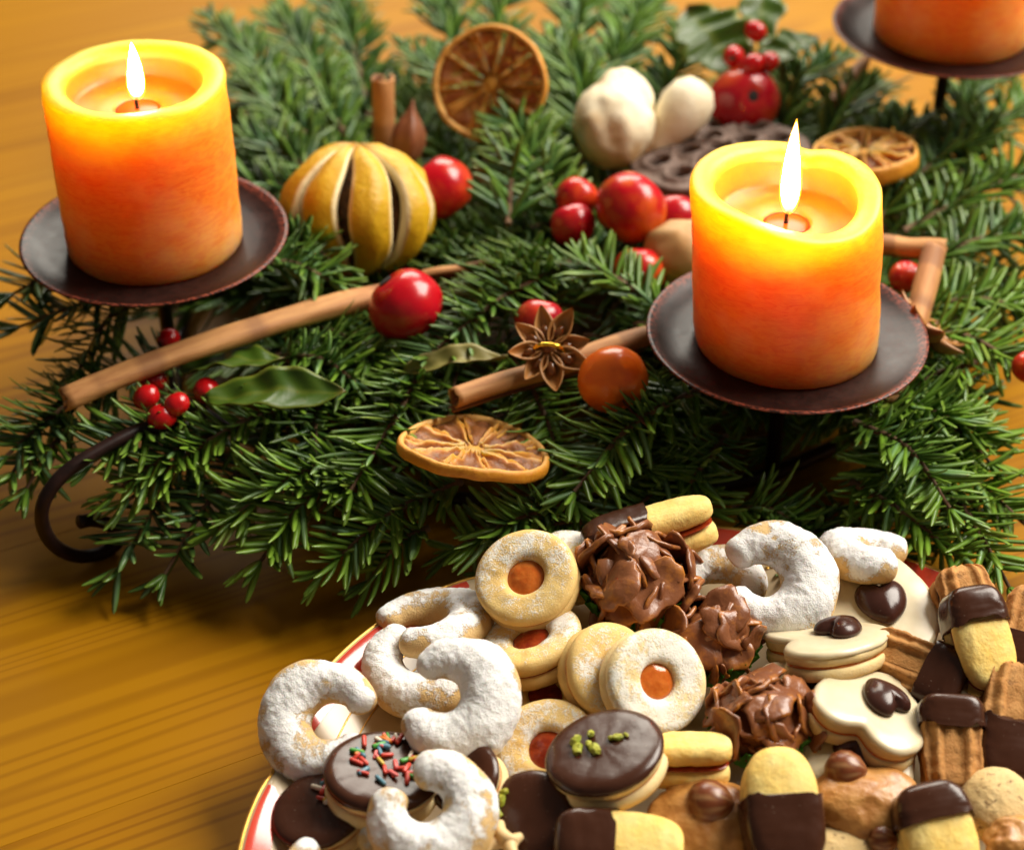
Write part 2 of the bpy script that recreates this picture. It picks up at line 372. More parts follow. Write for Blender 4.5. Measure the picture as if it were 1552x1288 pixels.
# ------------------------------------------------------------------ iron stand with candle dishes
C1 = P(236, 366, 8.6); C2 = P(1191, 513, 7.4); C3 = P(1440, 50, 10.0)
RC = V((2.8, 71.0, 0))
def dish_mesh(R):
    mb = MB()
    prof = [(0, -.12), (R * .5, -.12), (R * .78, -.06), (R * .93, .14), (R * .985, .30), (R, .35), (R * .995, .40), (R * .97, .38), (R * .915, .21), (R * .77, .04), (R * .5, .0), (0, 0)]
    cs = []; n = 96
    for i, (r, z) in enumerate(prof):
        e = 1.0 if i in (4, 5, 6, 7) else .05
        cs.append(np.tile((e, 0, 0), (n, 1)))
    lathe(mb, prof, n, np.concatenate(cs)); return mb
def build_stand():
    st = thing("candle_stand", TM(RC), "dark iron wreath stand with round candle dishes, posts and one curled scroll foot", "candle stand")
    off = -RC
    for c, R in ((C1, 5.33), (C2, 5.36), (C3, 5.5)):
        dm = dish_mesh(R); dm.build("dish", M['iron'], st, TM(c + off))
        top = c.z - .12 - .4
        mb = MB(); lathe(mb, [(.29, 0), (.29, top - .5), (.36, top - .3), (.8, top - .02)], 20)
        mb.build("post", M['iron'], st, TM(V((c.x, c.y, .4)) + off))
    mb = MB(); a = np.linspace(0, 2 * np.pi, 73)
    R1 = (V((C1.x, C1.y, 0)) - RC).length
    ctrl = [(C1.x, C1.y), (C2.x, C2.y), (C3.x, C3.y), (RC.x * 2 - C2.x, RC.y * 2 - C2.y + 2)]
    pts = []
    for k in range(4):
        p, q = V(ctrl[k]), V(ctrl[(k + 1) % 4])
        for s in np.linspace(0, 1, 14, endpoint=False):
            m = p.lerp(q, s); o = (m - V((RC.x, RC.y))).normalized() * (math.sin(s * math.pi) * 4.2); pts.append((m.x + o.x, m.y + o.y, .75))
    pts.append(pts[0]); tube(mb, np.array(pts) + np.array(off), .3, 10); mb.build("ring", M['iron'], st, TM((0, 0, 0)))
    # scroll foot in a vertical plane
    d = V((-.75, -.66, 0)).normalized(); n = V((d.y, -d.x, 0)); q = P(112, 858, .3)
    pl = []
    for px, py in ((265, 655), (215, 672), (160, 700), (105, 735), (73, 775), (68, 812), (85, 845), (120, 862), (158, 857), (182, 838), (172, 816), (145, 808), (124, 811)):
        rr = ray(px, py); t = (q - CAM).dot(n) / rr.dot(n); pl.append(CAM + rr * t)
    dz = min(p.z for p in pl) - .27
    pl = [p - V((0, 0, dz)) if dz < 0 else p for p in pl]
    pl = [V((C1.x, C1.y, 3.6))] + pl; mb = MB(); tube(mb, smooth_path([p + off for p in pl], 66), .27, 12); mb.build("scroll_foot", M['iron'], st, TM((0, 0, 0)))
    return st
build_stand()

# ------------------------------------------------------------------ candles
def build_candle(c, D, H, label, lit, seed, lean=(0, 0), uneven=0.0, bowl=1.5, flame_h=2.3, flame_w=.36, wick_off=(0, 0)):
    t = thing("pillar_candle", TM(c + V((0, 0, .03))), label, "candle", "orange pillar candles of the wreath")
    R = D / 2; n = 96; th = np.linspace(0, 2 * np.pi, n, endpoint=False)
    rim = R * .245
    prof = [(0, 0), (R * .5, 0), (R - .16, 0), (R - .04, .06), (R, .22)] + [(R, z) for z in np.linspace(.5, H - .55, 26)] + \
           [(R, H - .25), (R - .03, H - .09), (R - .11, H - .02), (R - .30, H), (R - rim * .75, H - .04), (R - rim, H - .2)]
    if lit:
        prof += [(R - rim - .05, H - .5), (R - rim - .12, H - bowl + .15), (R - rim - .3, H - bowl), (R * .45, H - bowl - .03), (.98, H - bowl - .03), (.88, H - bowl - .1), (.8, H - bowl - .25), (0, H - bowl - .3)]
    else: prof += [(R - rim - .3, H - .3), (R * .3, H - .35), (0, H - .35)]
    rl = []; cs = []
    for r, z in prof:
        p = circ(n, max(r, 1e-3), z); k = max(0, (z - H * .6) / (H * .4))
        q = np.stack([np.cos(th), np.sin(th), np.full(n, z * .5)], 1)
        wob = (fbm(q, 1.3, seed) - .5) * .12 * (r / R); fine = (fbm(np.stack([np.cos(th) * 3, np.sin(th) * 3, np.full(n, z * 2.5)], 1), 1.0, seed + 3, 3) - .5) * .10
        rr = np.maximum(r + wob * (.6 + k) + (fine if r > R * .9 else fine * .3), 1e-3)
        p[:, 0] = np.cos(th) * rr; p[:, 1] = np.sin(th) * rr
        if r > R * .55:
            p[:, 2] += k * uneven * (.55 * np.cos(th - 2.5) + .35 * np.sin(2 * th + .6) + .25 * np.sin(3 * th + 1) + .5 * np.exp(-((th - 1.2) / .16) ** 2) * -1.0)
        p[:, 0] += lean[0] * z; p[:, 1] += lean[1] * z
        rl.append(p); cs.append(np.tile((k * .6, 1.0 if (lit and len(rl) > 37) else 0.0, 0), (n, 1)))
    mb = MB(); mb.rings(rl, c=np.concatenate(cs)); mb.build("wax_body", M['wax'], t)
    if not lit: return t
    zb = H - bowl; cx, cy_ = lean[0] * zb + wick_off[0], lean[1] * zb + wick_off[1]
    mb = MB(); lathe(mb, [(.9, zb - .16), (.7, zb - .13), (.35, zb - .11), (0, zb - .10)], 40)
    mb.build("molten_pool", M['pool'], t, TM((lean[0] * zb, lean[1] * zb, 0)))
    mb = MB(); wp = smooth_path([(cx, cy_, zb - .25), (cx - .02, cy_, zb + .15), (cx + .03, cy_ - .02, zb + .38), (cx + .12, cy_ - .03, zb + .52)], 12)
    tube(mb, wp, np.linspace(.085, .055, 12), 8); mb.build("wick", M['wick'], t)
    mb = MB(); prof = []; cs = []; nz = 30; F = flame_h
    for i in range(nz):
        s = i / (nz - 1)
        w = flame_w * (math.sin(math.pi * min(1, s * 1.0) ** .62) ** .85 if 0 < s < 1 else 0)
        w = flame_w * max(0.004, (1 - (1 - min(s / .3, 1)) ** 2) ** .6 * (1 - max(0, (s - .3) / .7) ** 1.7) ** 1.0)
        prof.append((w, s * F)); cs.append(np.tile((sstep(.04, .34, s) * (1 - sstep(.985, 1.0, s)), sstep(.86, 1, s), 0), (28, 1)))
    def fn(ring, i):
        s = i / (nz - 1); ring[:, 0] += .08 * math.sin(s * 2.6) * s * (1 if seed % 2 else -1); return ring
    lathe(mb, prof, 28, np.concatenate(cs), fn=fn)
    mb.build("flame", M['flame'], t, TM((cx + .04, cy_, zb + .30)))
    mb = MB(); lathe(mb, [(r * 1.16 + .02, z * 1.035 - .05) for r, z in prof], 28, fn=fn); mb.build("flame_mantle", M['mantle'], t, TM((cx + .04, cy_, zb + .30)))
    return t
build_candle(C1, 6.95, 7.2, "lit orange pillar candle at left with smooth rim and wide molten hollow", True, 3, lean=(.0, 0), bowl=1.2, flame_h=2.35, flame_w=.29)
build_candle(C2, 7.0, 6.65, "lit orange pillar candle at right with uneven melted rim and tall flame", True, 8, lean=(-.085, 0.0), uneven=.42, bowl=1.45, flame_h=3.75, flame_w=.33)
build_candle(C3, 7.2, 6.6, "orange pillar candle cut off by the top right corner", False, 5)

# ------------------------------------------------------------------ fir wreath
def needles_mesh(B, D, U, L, W, tone):
    """B base points, D directions, U upward side of each needle, all (N,3)."""
    N = len(B); S = np.cross(D, U); S /= np.linalg.norm(S, axis=1)[:, None]; U = np.cross(S, D)
    ss = np.array([0, .12, .4, .72, .93, 1.0]); wd = np.array([.45, .85, 1.0, .95, .62, .16]); K = len(ss)
    dry = rng.uniform(0, 1, N) < .03; bend = rng.normal(.10, .10, N) * L; sb = rng.normal(0, .06, N) * L
    v = np.zeros((N, K, 4, 3)); c = np.zeros((N, K, 4, 3))
    for k, s in enumerate(ss):
        ctr = B + D * (L * s)[:, None] + U * (bend * s * s)[:, None] + S * (sb * s * s)[:, None]
        w = (W * wd[k] / 2)[:, None]
        v[:, k, 0] = ctr + S * w; v[:, k, 1] = ctr + U * (w * .28); v[:, k, 2] = ctr - S * w; v[:, k, 3] = ctr - U * (w * .30)
        c[:, k, 3, 0] = 1.0; c[:, k, 1, 0] = .05; c[:, k, (0, 2), 0] = .12
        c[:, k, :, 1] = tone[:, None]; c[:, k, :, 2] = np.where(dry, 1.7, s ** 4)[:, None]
    base = (np.arange(N) * K * 4)[:, None, None, None]
    kk = np.arange(K - 1)[None, :, None, None] * 4; jj = np.arange(4)
    q = np.stack([jj, (jj + 1) % 4, (jj + 1) % 4 + 4, jj + 4], 1)[None, None]
    f = (base + kk + q).reshape(-1, 4)
    return v.reshape(-1, 3), f, c.reshape(-1, 3)
WREATH = thing("fir_wreath", TM(RC), "dense green fir wreath of needled sprigs laid round the iron candle stand", "wreath")
def sprig(p0, p1, dens=12.0, nl=2.25, tone=.5, sag=.6, up=(0, 0, 1), shoots=0, w=.285, spread=1.0):
    p0 = np.array(p0); p1 = np.array(p1); d = p1 - p0; L = np.linalg.norm(d)
    up = np.array(up, float); side = np.cross(d / L, up); side /= np.linalg.norm(side)
    mid = (p0 + p1) / 2 + np.array([0, 0, sag]) + side * rng.normal(0, .35)
    axes = [(smooth_path([p0, mid, p1], 16), .15, .07)]
    for k in range(shoots):
        sgn = 1 if k % 2 else -1; s0 = .22 + .2 * k + rng.uniform(-.05, .05); b = axes[0][0][int(min(s0, .7) * 15)]
        dirn = d / L * .72 + side * sgn * .72 + np.array([0, 0, rng.uniform(-.1, .12)]); ln = L * rng.uniform(.42, .58)
        e = b + dirn * ln; axes.append((smooth_path([b, (b + e) / 2 + np.array([0, 0, .2]), e], 10), .09, .05))
    tw = MB(); vs_, fs_, cs_ = [], [], []; off = 0
    for path, r0, r1 in axes:
        tube(tw, path - np.array(RC), np.linspace(r0, r1, len(path)), 7)
        seg = np.linalg.norm(np.diff(path, axis=0), axis=1); ln = seg.sum(); N = int(ln * dens) + 10
        N = int(ln * dens * .84) + 9; s = np.clip(np.linspace(.02, 1.0, N) + rng.normal(0, .25 / N, N), .01, 1.0); s[-7:] = 1.0
        idx = s * (len(path) - 1); i0 = np.minimum(idx.astype(int), len(path) - 2); t = (idx - i0)[:, None]
        B = path[i0] * (1 - t) + path[i0 + 1] * t
        T = np.gradient(path, axis=0); T /= np.linalg.norm(T, axis=1)[:, None]; T = T[i0]
        Sd = np.cross(T, up); Sd /= np.linalg.norm(Sd, axis=1)[:, None]; Up = np.cross(Sd, T)
        sg = np.where(np.arange(N) % 2 == 0, 1.0, -1.0); upr = rng.uniform(0, 1, N) < .34
        phi = sg * np.where(upr, np.abs(rng.normal(.55, .22, N)), rng.normal(1.32, .16, N))
        lowr = rng.uniform(0, 1, N) < .10; phi = np.where(lowr, rng.uniform(1.9, 4.3, N), phi)
        rad = np.sin(phi)[:, None] * Sd + np.cos(phi)[:, None] * Up
        open_ = np.radians(rng.normal(60, 6, N) - 12 * upr) * (1 - .55 * sstep(.86, 1.0, s)) * spread
        D = np.cos(open_)[:, None] * T + np.sin(open_)[:, None] * rad; D /= np.linalg.norm(D, axis=1)[:, None]
        Un = Up * 1.0 - T * .30 + rng.normal(0, .12, (N, 3)); Un = Un - D * np.sum(Un * D, 1)[:, None]; Un /= np.linalg.norm(Un, axis=1)[:, None]
        Un = np.where((rng.uniform(0, 1, N) < .14)[:, None], -Un, Un)
        Ln = nl * rng.normal(.92, .09, N) * (1 - .25 * np.cos(phi) * (np.abs(phi) < 1.2)) * (1 - .30 * sstep(.75, 1, s))
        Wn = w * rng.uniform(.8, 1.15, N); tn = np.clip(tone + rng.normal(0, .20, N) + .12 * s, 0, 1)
        v, f, c = needles_mesh(B - np.array(RC), D, Un, Ln, Wn, tn)
        vs_.append(v); fs_.append(f + off); cs_.append(c); off += len(v)
    o = tw.build("fir_sprig", M['bark'], WREATH, fix=False)
    me = bpy.data.meshes.new("needles"); v = np.concatenate(vs_); f = np.concatenate(fs_)
    me.vertices.add(len(v)); me.vertices.foreach_set("co", v.ravel()); me.loops.add(f.size); me.loops.foreach_set("vertex_index", f.ravel().astype(np.int32))
    me.polygons.add(len(f)); me.polygons.foreach_set("loop_start", np.arange(0, f.size, 4, dtype=np.int32)); me.polygons.foreach_set("loop_total", np.full(len(f), 4, np.int32))
    me.update(calc_edges=True)
    a = me.attributes.new("msk", 'FLOAT_COLOR', 'POINT'); c4 = np.ones((len(v), 4)); c4[:, :3] = np.concatenate(cs_); a.data.foreach_set("color", c4.ravel())
    me.polygons.foreach_set("use_smooth", np.ones(len(f), bool)); me.materials.append(M['needle'])
    link("needles", me, o, kind="stuff")
def S(x0, y0, z0, x1, y1, z1, **k): sprig(P(x0, y0, z0), P(x1, y1, z1), **k)
# visible sprigs: picture position and height of root and tip
S(470, 600, 4.6, 195, 757, 3.2, tone=.72, shoots=0, dens=14)
S(520, 690, 4.2, 330, 800, 2.6, tone=.66, dens=15)
S(560, 720, 3.9, 395, 850, 2.2, tone=.66, dens=15)
S(640, 560, 5.4, 530, 745, 4.2, tone=.58, dens=14, sag=.3)
S(700, 730, 4.0, 490, 865, 2.2, tone=.62, dens=14)
S(650, 800, 3.0, 560, 880, 1.6, tone=.55)
S(850, 765, 3.6, 690, 830, 2.4, tone=.52, dens=14)
S(880, 790, 3.2, 760, 860, 2.0, tone=.45)
S(1060, 590, 5.6, 870, 745, 4.6, tone=.50, dens=14, nl=2.3)
S(760, 520, 5.0, 870, 760, 3.8, tone=.45, dens=12)
S(1010, 480, 5.6, 850, 395, 6.4, tone=.32, dens=11, nl=2.0)
S(870, 395, 6.2, 620, 565, 5.6, tone=.40, dens=15)
S(820, 375, 6.0, 700, 470, 5.7, tone=.36, dens=13)
S(1295, 640, 4.8, 1440, 770, 4.0, tone=.50, dens=14, nl=2.3)
S(1310, 605, 4.6, 1500, 660, 4.2, tone=.66, dens=15, nl=2.3)
S(1350, 520, 4.8, 1552, 560, 5.0, tone=.66, dens=15)
S(1330, 560, 4.2, 1500, 700, 3.6, tone=.66, dens=14)
S(1380, 480, 4.8, 1560, 470, 5.2, tone=.56, dens=14)
S(1290, 730, 3.2, 1470, 860, 2.2, tone=.66, dens=13, nl=2.3)
S(1330, 700, 3.2, 1560, 800, 2.4, tone=.70, dens=13)
S(1440, 740, 3.0, 1530, 890, 2.2, tone=.70, dens=9)
S(1100, 660, 4.0, 1010, 790, 2.6, tone=.40, dens=13)
S(1110, 770, 1.8, 1240, 840, 1.2, tone=.42, dens=13)
S(960, 700, 3.6, 1080, 800, 2.2, tone=.35, dens=12)
S(1000, 740, 3.0, 900, 830, 1.8, tone=.35, dens=13)
S(310, 615, 4.6, 140, 700, 4.2, tone=.35, dens=12)
S(340, 655, 4.0, 175, 745, 3.4, tone=.45, dens=12)
S(150, 590, 4.0, 10, 690, 4.0, tone=.3, dens=11)
S(160, 560, 3.8, 20, 715, 3.8, tone=.35, dens=9)
S(130, 640, 3.6, 40, 740, 3.2, tone=.35, dens=8)
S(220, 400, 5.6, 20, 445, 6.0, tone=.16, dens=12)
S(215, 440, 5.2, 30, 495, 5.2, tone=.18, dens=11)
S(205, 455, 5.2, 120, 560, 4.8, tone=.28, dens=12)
S(330, 640, 3.0, 180, 860, 1.4, tone=.15, dens=8)  # dark tone puts the shade on these low tips into their colour
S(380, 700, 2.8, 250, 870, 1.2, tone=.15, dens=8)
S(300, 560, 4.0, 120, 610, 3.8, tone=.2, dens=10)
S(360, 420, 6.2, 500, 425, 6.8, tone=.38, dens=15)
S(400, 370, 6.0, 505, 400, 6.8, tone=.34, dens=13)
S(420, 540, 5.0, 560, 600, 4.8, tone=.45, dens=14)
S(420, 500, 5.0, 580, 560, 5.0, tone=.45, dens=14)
S(480, 240, 5.2, 320, 30, 6.2, tone=0.18, dens=11)  # back needles' colour is darkened to offset the back light
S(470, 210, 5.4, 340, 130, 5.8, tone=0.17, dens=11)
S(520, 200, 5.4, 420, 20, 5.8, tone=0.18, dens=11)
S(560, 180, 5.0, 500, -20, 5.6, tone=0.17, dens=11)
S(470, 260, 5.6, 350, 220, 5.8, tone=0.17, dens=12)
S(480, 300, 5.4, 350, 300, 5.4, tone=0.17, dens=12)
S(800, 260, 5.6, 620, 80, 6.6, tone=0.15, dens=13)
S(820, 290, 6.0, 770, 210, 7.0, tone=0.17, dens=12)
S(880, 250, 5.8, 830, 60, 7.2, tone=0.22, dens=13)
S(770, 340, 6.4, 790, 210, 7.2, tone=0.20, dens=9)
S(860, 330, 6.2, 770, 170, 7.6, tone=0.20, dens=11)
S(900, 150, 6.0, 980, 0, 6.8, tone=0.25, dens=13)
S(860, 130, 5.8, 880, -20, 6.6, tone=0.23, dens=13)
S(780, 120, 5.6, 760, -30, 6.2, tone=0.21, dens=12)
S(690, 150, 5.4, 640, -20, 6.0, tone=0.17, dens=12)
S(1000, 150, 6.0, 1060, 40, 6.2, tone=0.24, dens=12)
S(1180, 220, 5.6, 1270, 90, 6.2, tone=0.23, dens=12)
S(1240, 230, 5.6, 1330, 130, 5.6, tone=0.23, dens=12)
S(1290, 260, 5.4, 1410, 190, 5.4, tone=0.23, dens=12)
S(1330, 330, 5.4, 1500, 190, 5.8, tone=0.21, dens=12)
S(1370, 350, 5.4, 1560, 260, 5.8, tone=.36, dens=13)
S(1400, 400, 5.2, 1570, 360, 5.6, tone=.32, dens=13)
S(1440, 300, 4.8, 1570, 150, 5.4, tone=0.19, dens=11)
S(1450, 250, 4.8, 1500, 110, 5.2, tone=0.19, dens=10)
for a_, b_ in (((7, 62, 3.6), (14.5, 60.6, 3.2)), ((15.5, 63.5, 3.6), (8.5, 60.4, 2.8)), ((9.5, 56, 1.0), (12, 51, .9)), ((13, 56.5, 1.0), (9.8, 51.0, .9)), ((15, 59, 2.4), (17.5, 53.0, 1.8)), ((7, 60, 2.4), (5, 53, 1.6)), ((6, 64, 3.4), (12, 62, 3.6))):
    sprig(a_, b_, tone=.3, dens=13)
for a_, b_ in (((5, 64, 4.6), (12.5, 60.9, 4.4)), ((16, 63, 4.8), (9.0, 60.8, 4.0)), ((15.2, 62, 3.0), (14.6, 57.2, 2.2)), ((5.2, 61.5, 3.4), (6.4, 56.2, 2.4)), ((17.5, 61, 4.4), (15.6, 56.0, 3.2)), ((12.5, 63, 4.2), (9.5, 60.6, 2.6)), ((5, 63, 5.2), (12, 60.2, 5.2)), ((17.5, 62, 5.4), (11.9, 60.3, 4.9)), ((18.5, 60.5, 5.0), (14.4, 58.0, 4.4)), ((17.5, 58.5, 3.6), (14.6, 54.5, 2.4)), ((4.5, 59.5, 4.6), (6.8, 57.2, 3.6)), ((13, 55.5, 1.2), (15, 51.5, 1.2)), ((16.5, 60.6, 3.4), (12.6, 60.6, 2.4)), ((5.5, 60.8, 3.4), (8.4, 60.8, 2.2)), ((16, 58.8, 3.2), (14.0, 54.6, 2.0)), ((5.6, 58.5, 3.0), (7.0, 54.2, 1.8)), ((16.5, 58, 4.0), (13.6, 54.2, 3.0)), ((15, 61, 2.6), (10.8, 60.4, 1.2))):
    sprig(a_, b_, tone=.85, dens=13)  # bright needle colour stands in for light missing under the dish
# the mass underneath
def hides_post(p0, p1, C):
    for s_ in np.linspace(0, 1.1, 9):
        q = np.array(p0) + (np.array(p1) - np.array(p0)) * s_; f_ = (C.y - q[1])
        if -1.0 < f_ < 8 and abs(q[0] - C.x * q[1] / C.y) < 2.6 and q[2] > (2.6 if f_ < .5 else 1.3): return True
    return False
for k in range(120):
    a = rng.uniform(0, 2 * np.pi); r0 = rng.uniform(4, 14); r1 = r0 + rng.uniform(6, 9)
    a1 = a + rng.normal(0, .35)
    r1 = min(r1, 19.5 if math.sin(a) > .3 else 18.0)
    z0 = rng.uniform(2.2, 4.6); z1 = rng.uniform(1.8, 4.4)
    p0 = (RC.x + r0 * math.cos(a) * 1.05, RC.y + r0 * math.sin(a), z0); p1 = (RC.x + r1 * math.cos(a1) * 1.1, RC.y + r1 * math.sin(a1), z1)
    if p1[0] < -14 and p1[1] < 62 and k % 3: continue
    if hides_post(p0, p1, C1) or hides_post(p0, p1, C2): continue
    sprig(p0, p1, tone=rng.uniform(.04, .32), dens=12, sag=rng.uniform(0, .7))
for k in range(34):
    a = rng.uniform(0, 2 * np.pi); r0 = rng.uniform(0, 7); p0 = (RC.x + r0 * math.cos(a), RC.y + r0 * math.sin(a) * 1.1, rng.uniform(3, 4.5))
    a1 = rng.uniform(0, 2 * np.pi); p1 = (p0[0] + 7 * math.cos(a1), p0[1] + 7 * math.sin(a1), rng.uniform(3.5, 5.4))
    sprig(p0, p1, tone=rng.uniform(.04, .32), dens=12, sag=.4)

# ------------------------------------------------------------------ wreath decorations
def apple(px, py, z, rpx, label, tone=(0, 0, 0), n=(0, 0, 1), a=0, seed=1, stem=True, sq=.94):
    c = P(px, py, z); R = rpx / ppc(c); t = thing("crab_apple", TM(c, frame(n, a)), label, "apple", "red crab apples in the wreath")
    v, f = sph(48, 32); rr = 1 - .26 * np.exp(-((1 - v[:, 2]) / .06)) - .13 * np.exp(-((1 + v[:, 2]) / .035)) + (fbm(v, 1.1, seed) - .5) * .12
    p = v * rr[:, None]; p[:, 2] *= sq
    q = fbm(v, 1.3, seed + 5); st = fbm(v * np.array([6, 6, .7]), 1.0, seed + 8)
    c_ = np.stack([np.clip(tone[0] + (q - .5) * .9 + (st - .5) * .4, 0, 1) * (1 if tone[0] > 0 else .35), np.clip(tone[1] * (sstep(.35, .65, q)) + (st - .5) * .25 * tone[1], 0, 1), np.clip(tone[2] + (vn(v, 1.2, seed + 2) - .55) * .8, 0, 1)], 1)
    MB().add(p * R, f, c_).build("skin", M['apple'], t)
    mb = MB(); lathe(mb, [(.10 * R, -.80 * R * sq), (.16 * R, -.86 * R * sq), (.2 * R, -.93 * R * sq), (.05 * R, -.95 * R * sq)], 9); mb.build("calyx", M['wick'], t, smooth=False)
    if stem:
        mb = MB(); tube(mb, smooth_path([(0, 0, .6 * R), (.06 * R, 0, 1.0 * R), (.3 * R, .1 * R, 1.75 * R)], 10), .045, 7); mb.build("stem", M['stem'], t)
    return t
apple(615, 463, 6.9, 57, "dark red crab apple lying on end of long cinnamon stick", (0, 0, .12), (.5, -.2, -.6), 0, 1)
apple(667, 285, 7.0, 51, "red crab apple beside the slit yellow dried fruit", (.06, 0, .0), (-.5, .3, .6), 0, 2, False)
apple(957, 316, 7.3, 57, "large red crab apple with orange patch left of the right candle", (.04, .30, .1), (.6, .5, .5), 0, 3, False)
apple(874, 300, 7.0, 33, "small bright red crab apple touching the large one's left", (.08, 0, 0), (.4, .6, .5), 0, 4, False)
apple(868, 340, 6.5, 35, "small dark red crab apple lowest of the cluster, behind needles", (0, 0, .3), (-.3, .5, .6), 0, 5, False)
apple(1022, 330, 6.6, 40, "shadowed dark red crab apple between large apple and right candle", (0, 0, .5), (0, .5, .6), 0, 6, False)
apple(818, 487, 6.5, 38, "small crimson crab apple directly behind the star anise", (.12, 0, .25), (.1, .6, .7), 0, 7, False)
apple(929, 575, 6.6, 53, "orange-red crab apple right of the star anise, stem hanging down", (.75, .12, -.5), (.35, -.75, -.42), 0, 9)
apple(968, 412, 5.9, 42, "orange-red crab apple peeking through needles left of candle dish", (.25, .05, 0), (0, .5, .6), 0, 10, False)
apple(1128, 154, 7.0, 54, "crimson crab apple with dark calyx under the back berries", (.08, .1, .25), (-.15, .75, -.55), 0, 11, False)
apple(1560, 556, 5.6, 26, "red crab apple cut by the right picture edge", (.1, 0, 0), (0, 0, 1), 0, 12, False)
apple(1372, 420, 5.9, 26, "small red crab apple framed by the crossed cinnamon sticks", (.1, 0, 0), (0, 0, 1), 0, 13, False)

def cinnamon(p0, p1, r, label, bend=0.0, spin=0.0, single=False):
    p0, p1 = V(p0), V(p1); c = (p0 + p1) / 2; L = (p1 - p0).length; d = (p1 - p0) / L
    u = V((0, 0, 1)).cross(d).normalized(); w = d.cross(u)
    rot = Matrix(((d.x, u.x, w.x), (d.y, u.y, w.y), (d.z, u.z, w.z)))
    t = thing("cinnamon_stick", TM(c, rot), label, "cinnamon stick", "cinnamon sticks in the wreath")
    th = .17 * r
    a = np.radians(np.linspace(-95, 330, 34)); rad = np.linspace(.60, .17, 34) * r if not single else np.linspace(1.0, .28, 34) * r
    cx = .40 * r if not single else 0
    def side(sgn, s):
        cc = np.stack([sgn * (cx + np.cos(a) * (rad + s)), np.sin(a) * (rad + s) * (1.12 if not single else 1.0)], 1); return cc
    outer, inner = [], []
    secs = [side(1, 0)] if single else None
    if single:
        o = side(1, 0); i_ = side(1, -th); sec = np.vstack([o, i_[::-1]])
    else:
        o = np.vstack([side(-1, 0)[::-1], side(1, 0)]); i_ = np.vstack([side(-1, -th)[::-1], side(1, -th)]); sec = np.vstack([o, i_[::-1]])
    ca, sa = math.cos(spin), math.sin(spin); sec = sec @ np.array([[ca, sa], [-sa, ca]])
    n = 40; rl = []; cs = []
    for k in range(n):
        s = k / (n - 1); x = (s - .5) * L; b = bend * (math.sin(s * math.pi) - .5) + .04 * math.sin(s * 9)
        q = np.column_stack([np.full(len(sec), x * .5), sec * 1.5]); wob = 1 + (fbm(q, .8, int(L * 7)) - .5)[:, None] * .34
        jag = (vn(np.column_stack([sec * 4, np.full(len(sec), 3.0)]), 1.0, 5) - .5) * .22 * (1 if k in (0, n - 1) else 0)
        rl.append(np.column_stack([x + jag, sec[:, 0] * wob[:, 0], sec[:, 1] * wob[:, 0] + b]))
        inn = np.r_[np.zeros(len(o)), np.ones(len(o))]; band = .5 * sstep(.66, .74, np.full(len(sec), vn(np.array([[x * .9, 2, 3.]]), 1.0, int(L * 3))[0]))
        cs.append(np.column_stack([np.clip(inn * .9 + band, 0, 1), inn * 0, inn * 0]))
    mb = MB(); mb.rings(rl, c=np.concatenate(cs)); mb.build("bark_quill", M['cinnamon'], t)
    return t
cinnamon(P(95, 600, 6.2), P(585, 440, 6.4), .55, "long slender cinnamon stick reaching out over the wreath's left", bend=.45, spin=3.5)
cinnamon(P(690, 607, 6.0), P(985, 512, 5.9), .66, "short cinnamon stick lying under the star anise", spin=.2, single=True)
cinnamon(P(577, 118, 9.4), P(579, 235, 5.8), .66, "cinnamon stick standing upright behind the yellow slit fruit", spin=.6, single=True)
cinnamon(P(1325, 374, 6.4), P(1432, 380, 6.6), .62, "horizontal cinnamon stick jutting out behind the right candle", spin=.4, single=True)
cinnamon(P(1412, 378, 7.4), P(1352, 620, 4.6), .66, "slanting cinnamon stick passing behind the right candle dish", spin=.5, single=True)
cinnamon(P(640, 418, 5.9), P(760, 398, 6.2), .32, "thin cinnamon stick half hidden behind the dark red apple", single=True)
cinnamon(P(1262, 160, 6.4), P(1312, 95, 6.8), .5, "blurred cinnamon stick in the far right greenery near the back dish", single=True)

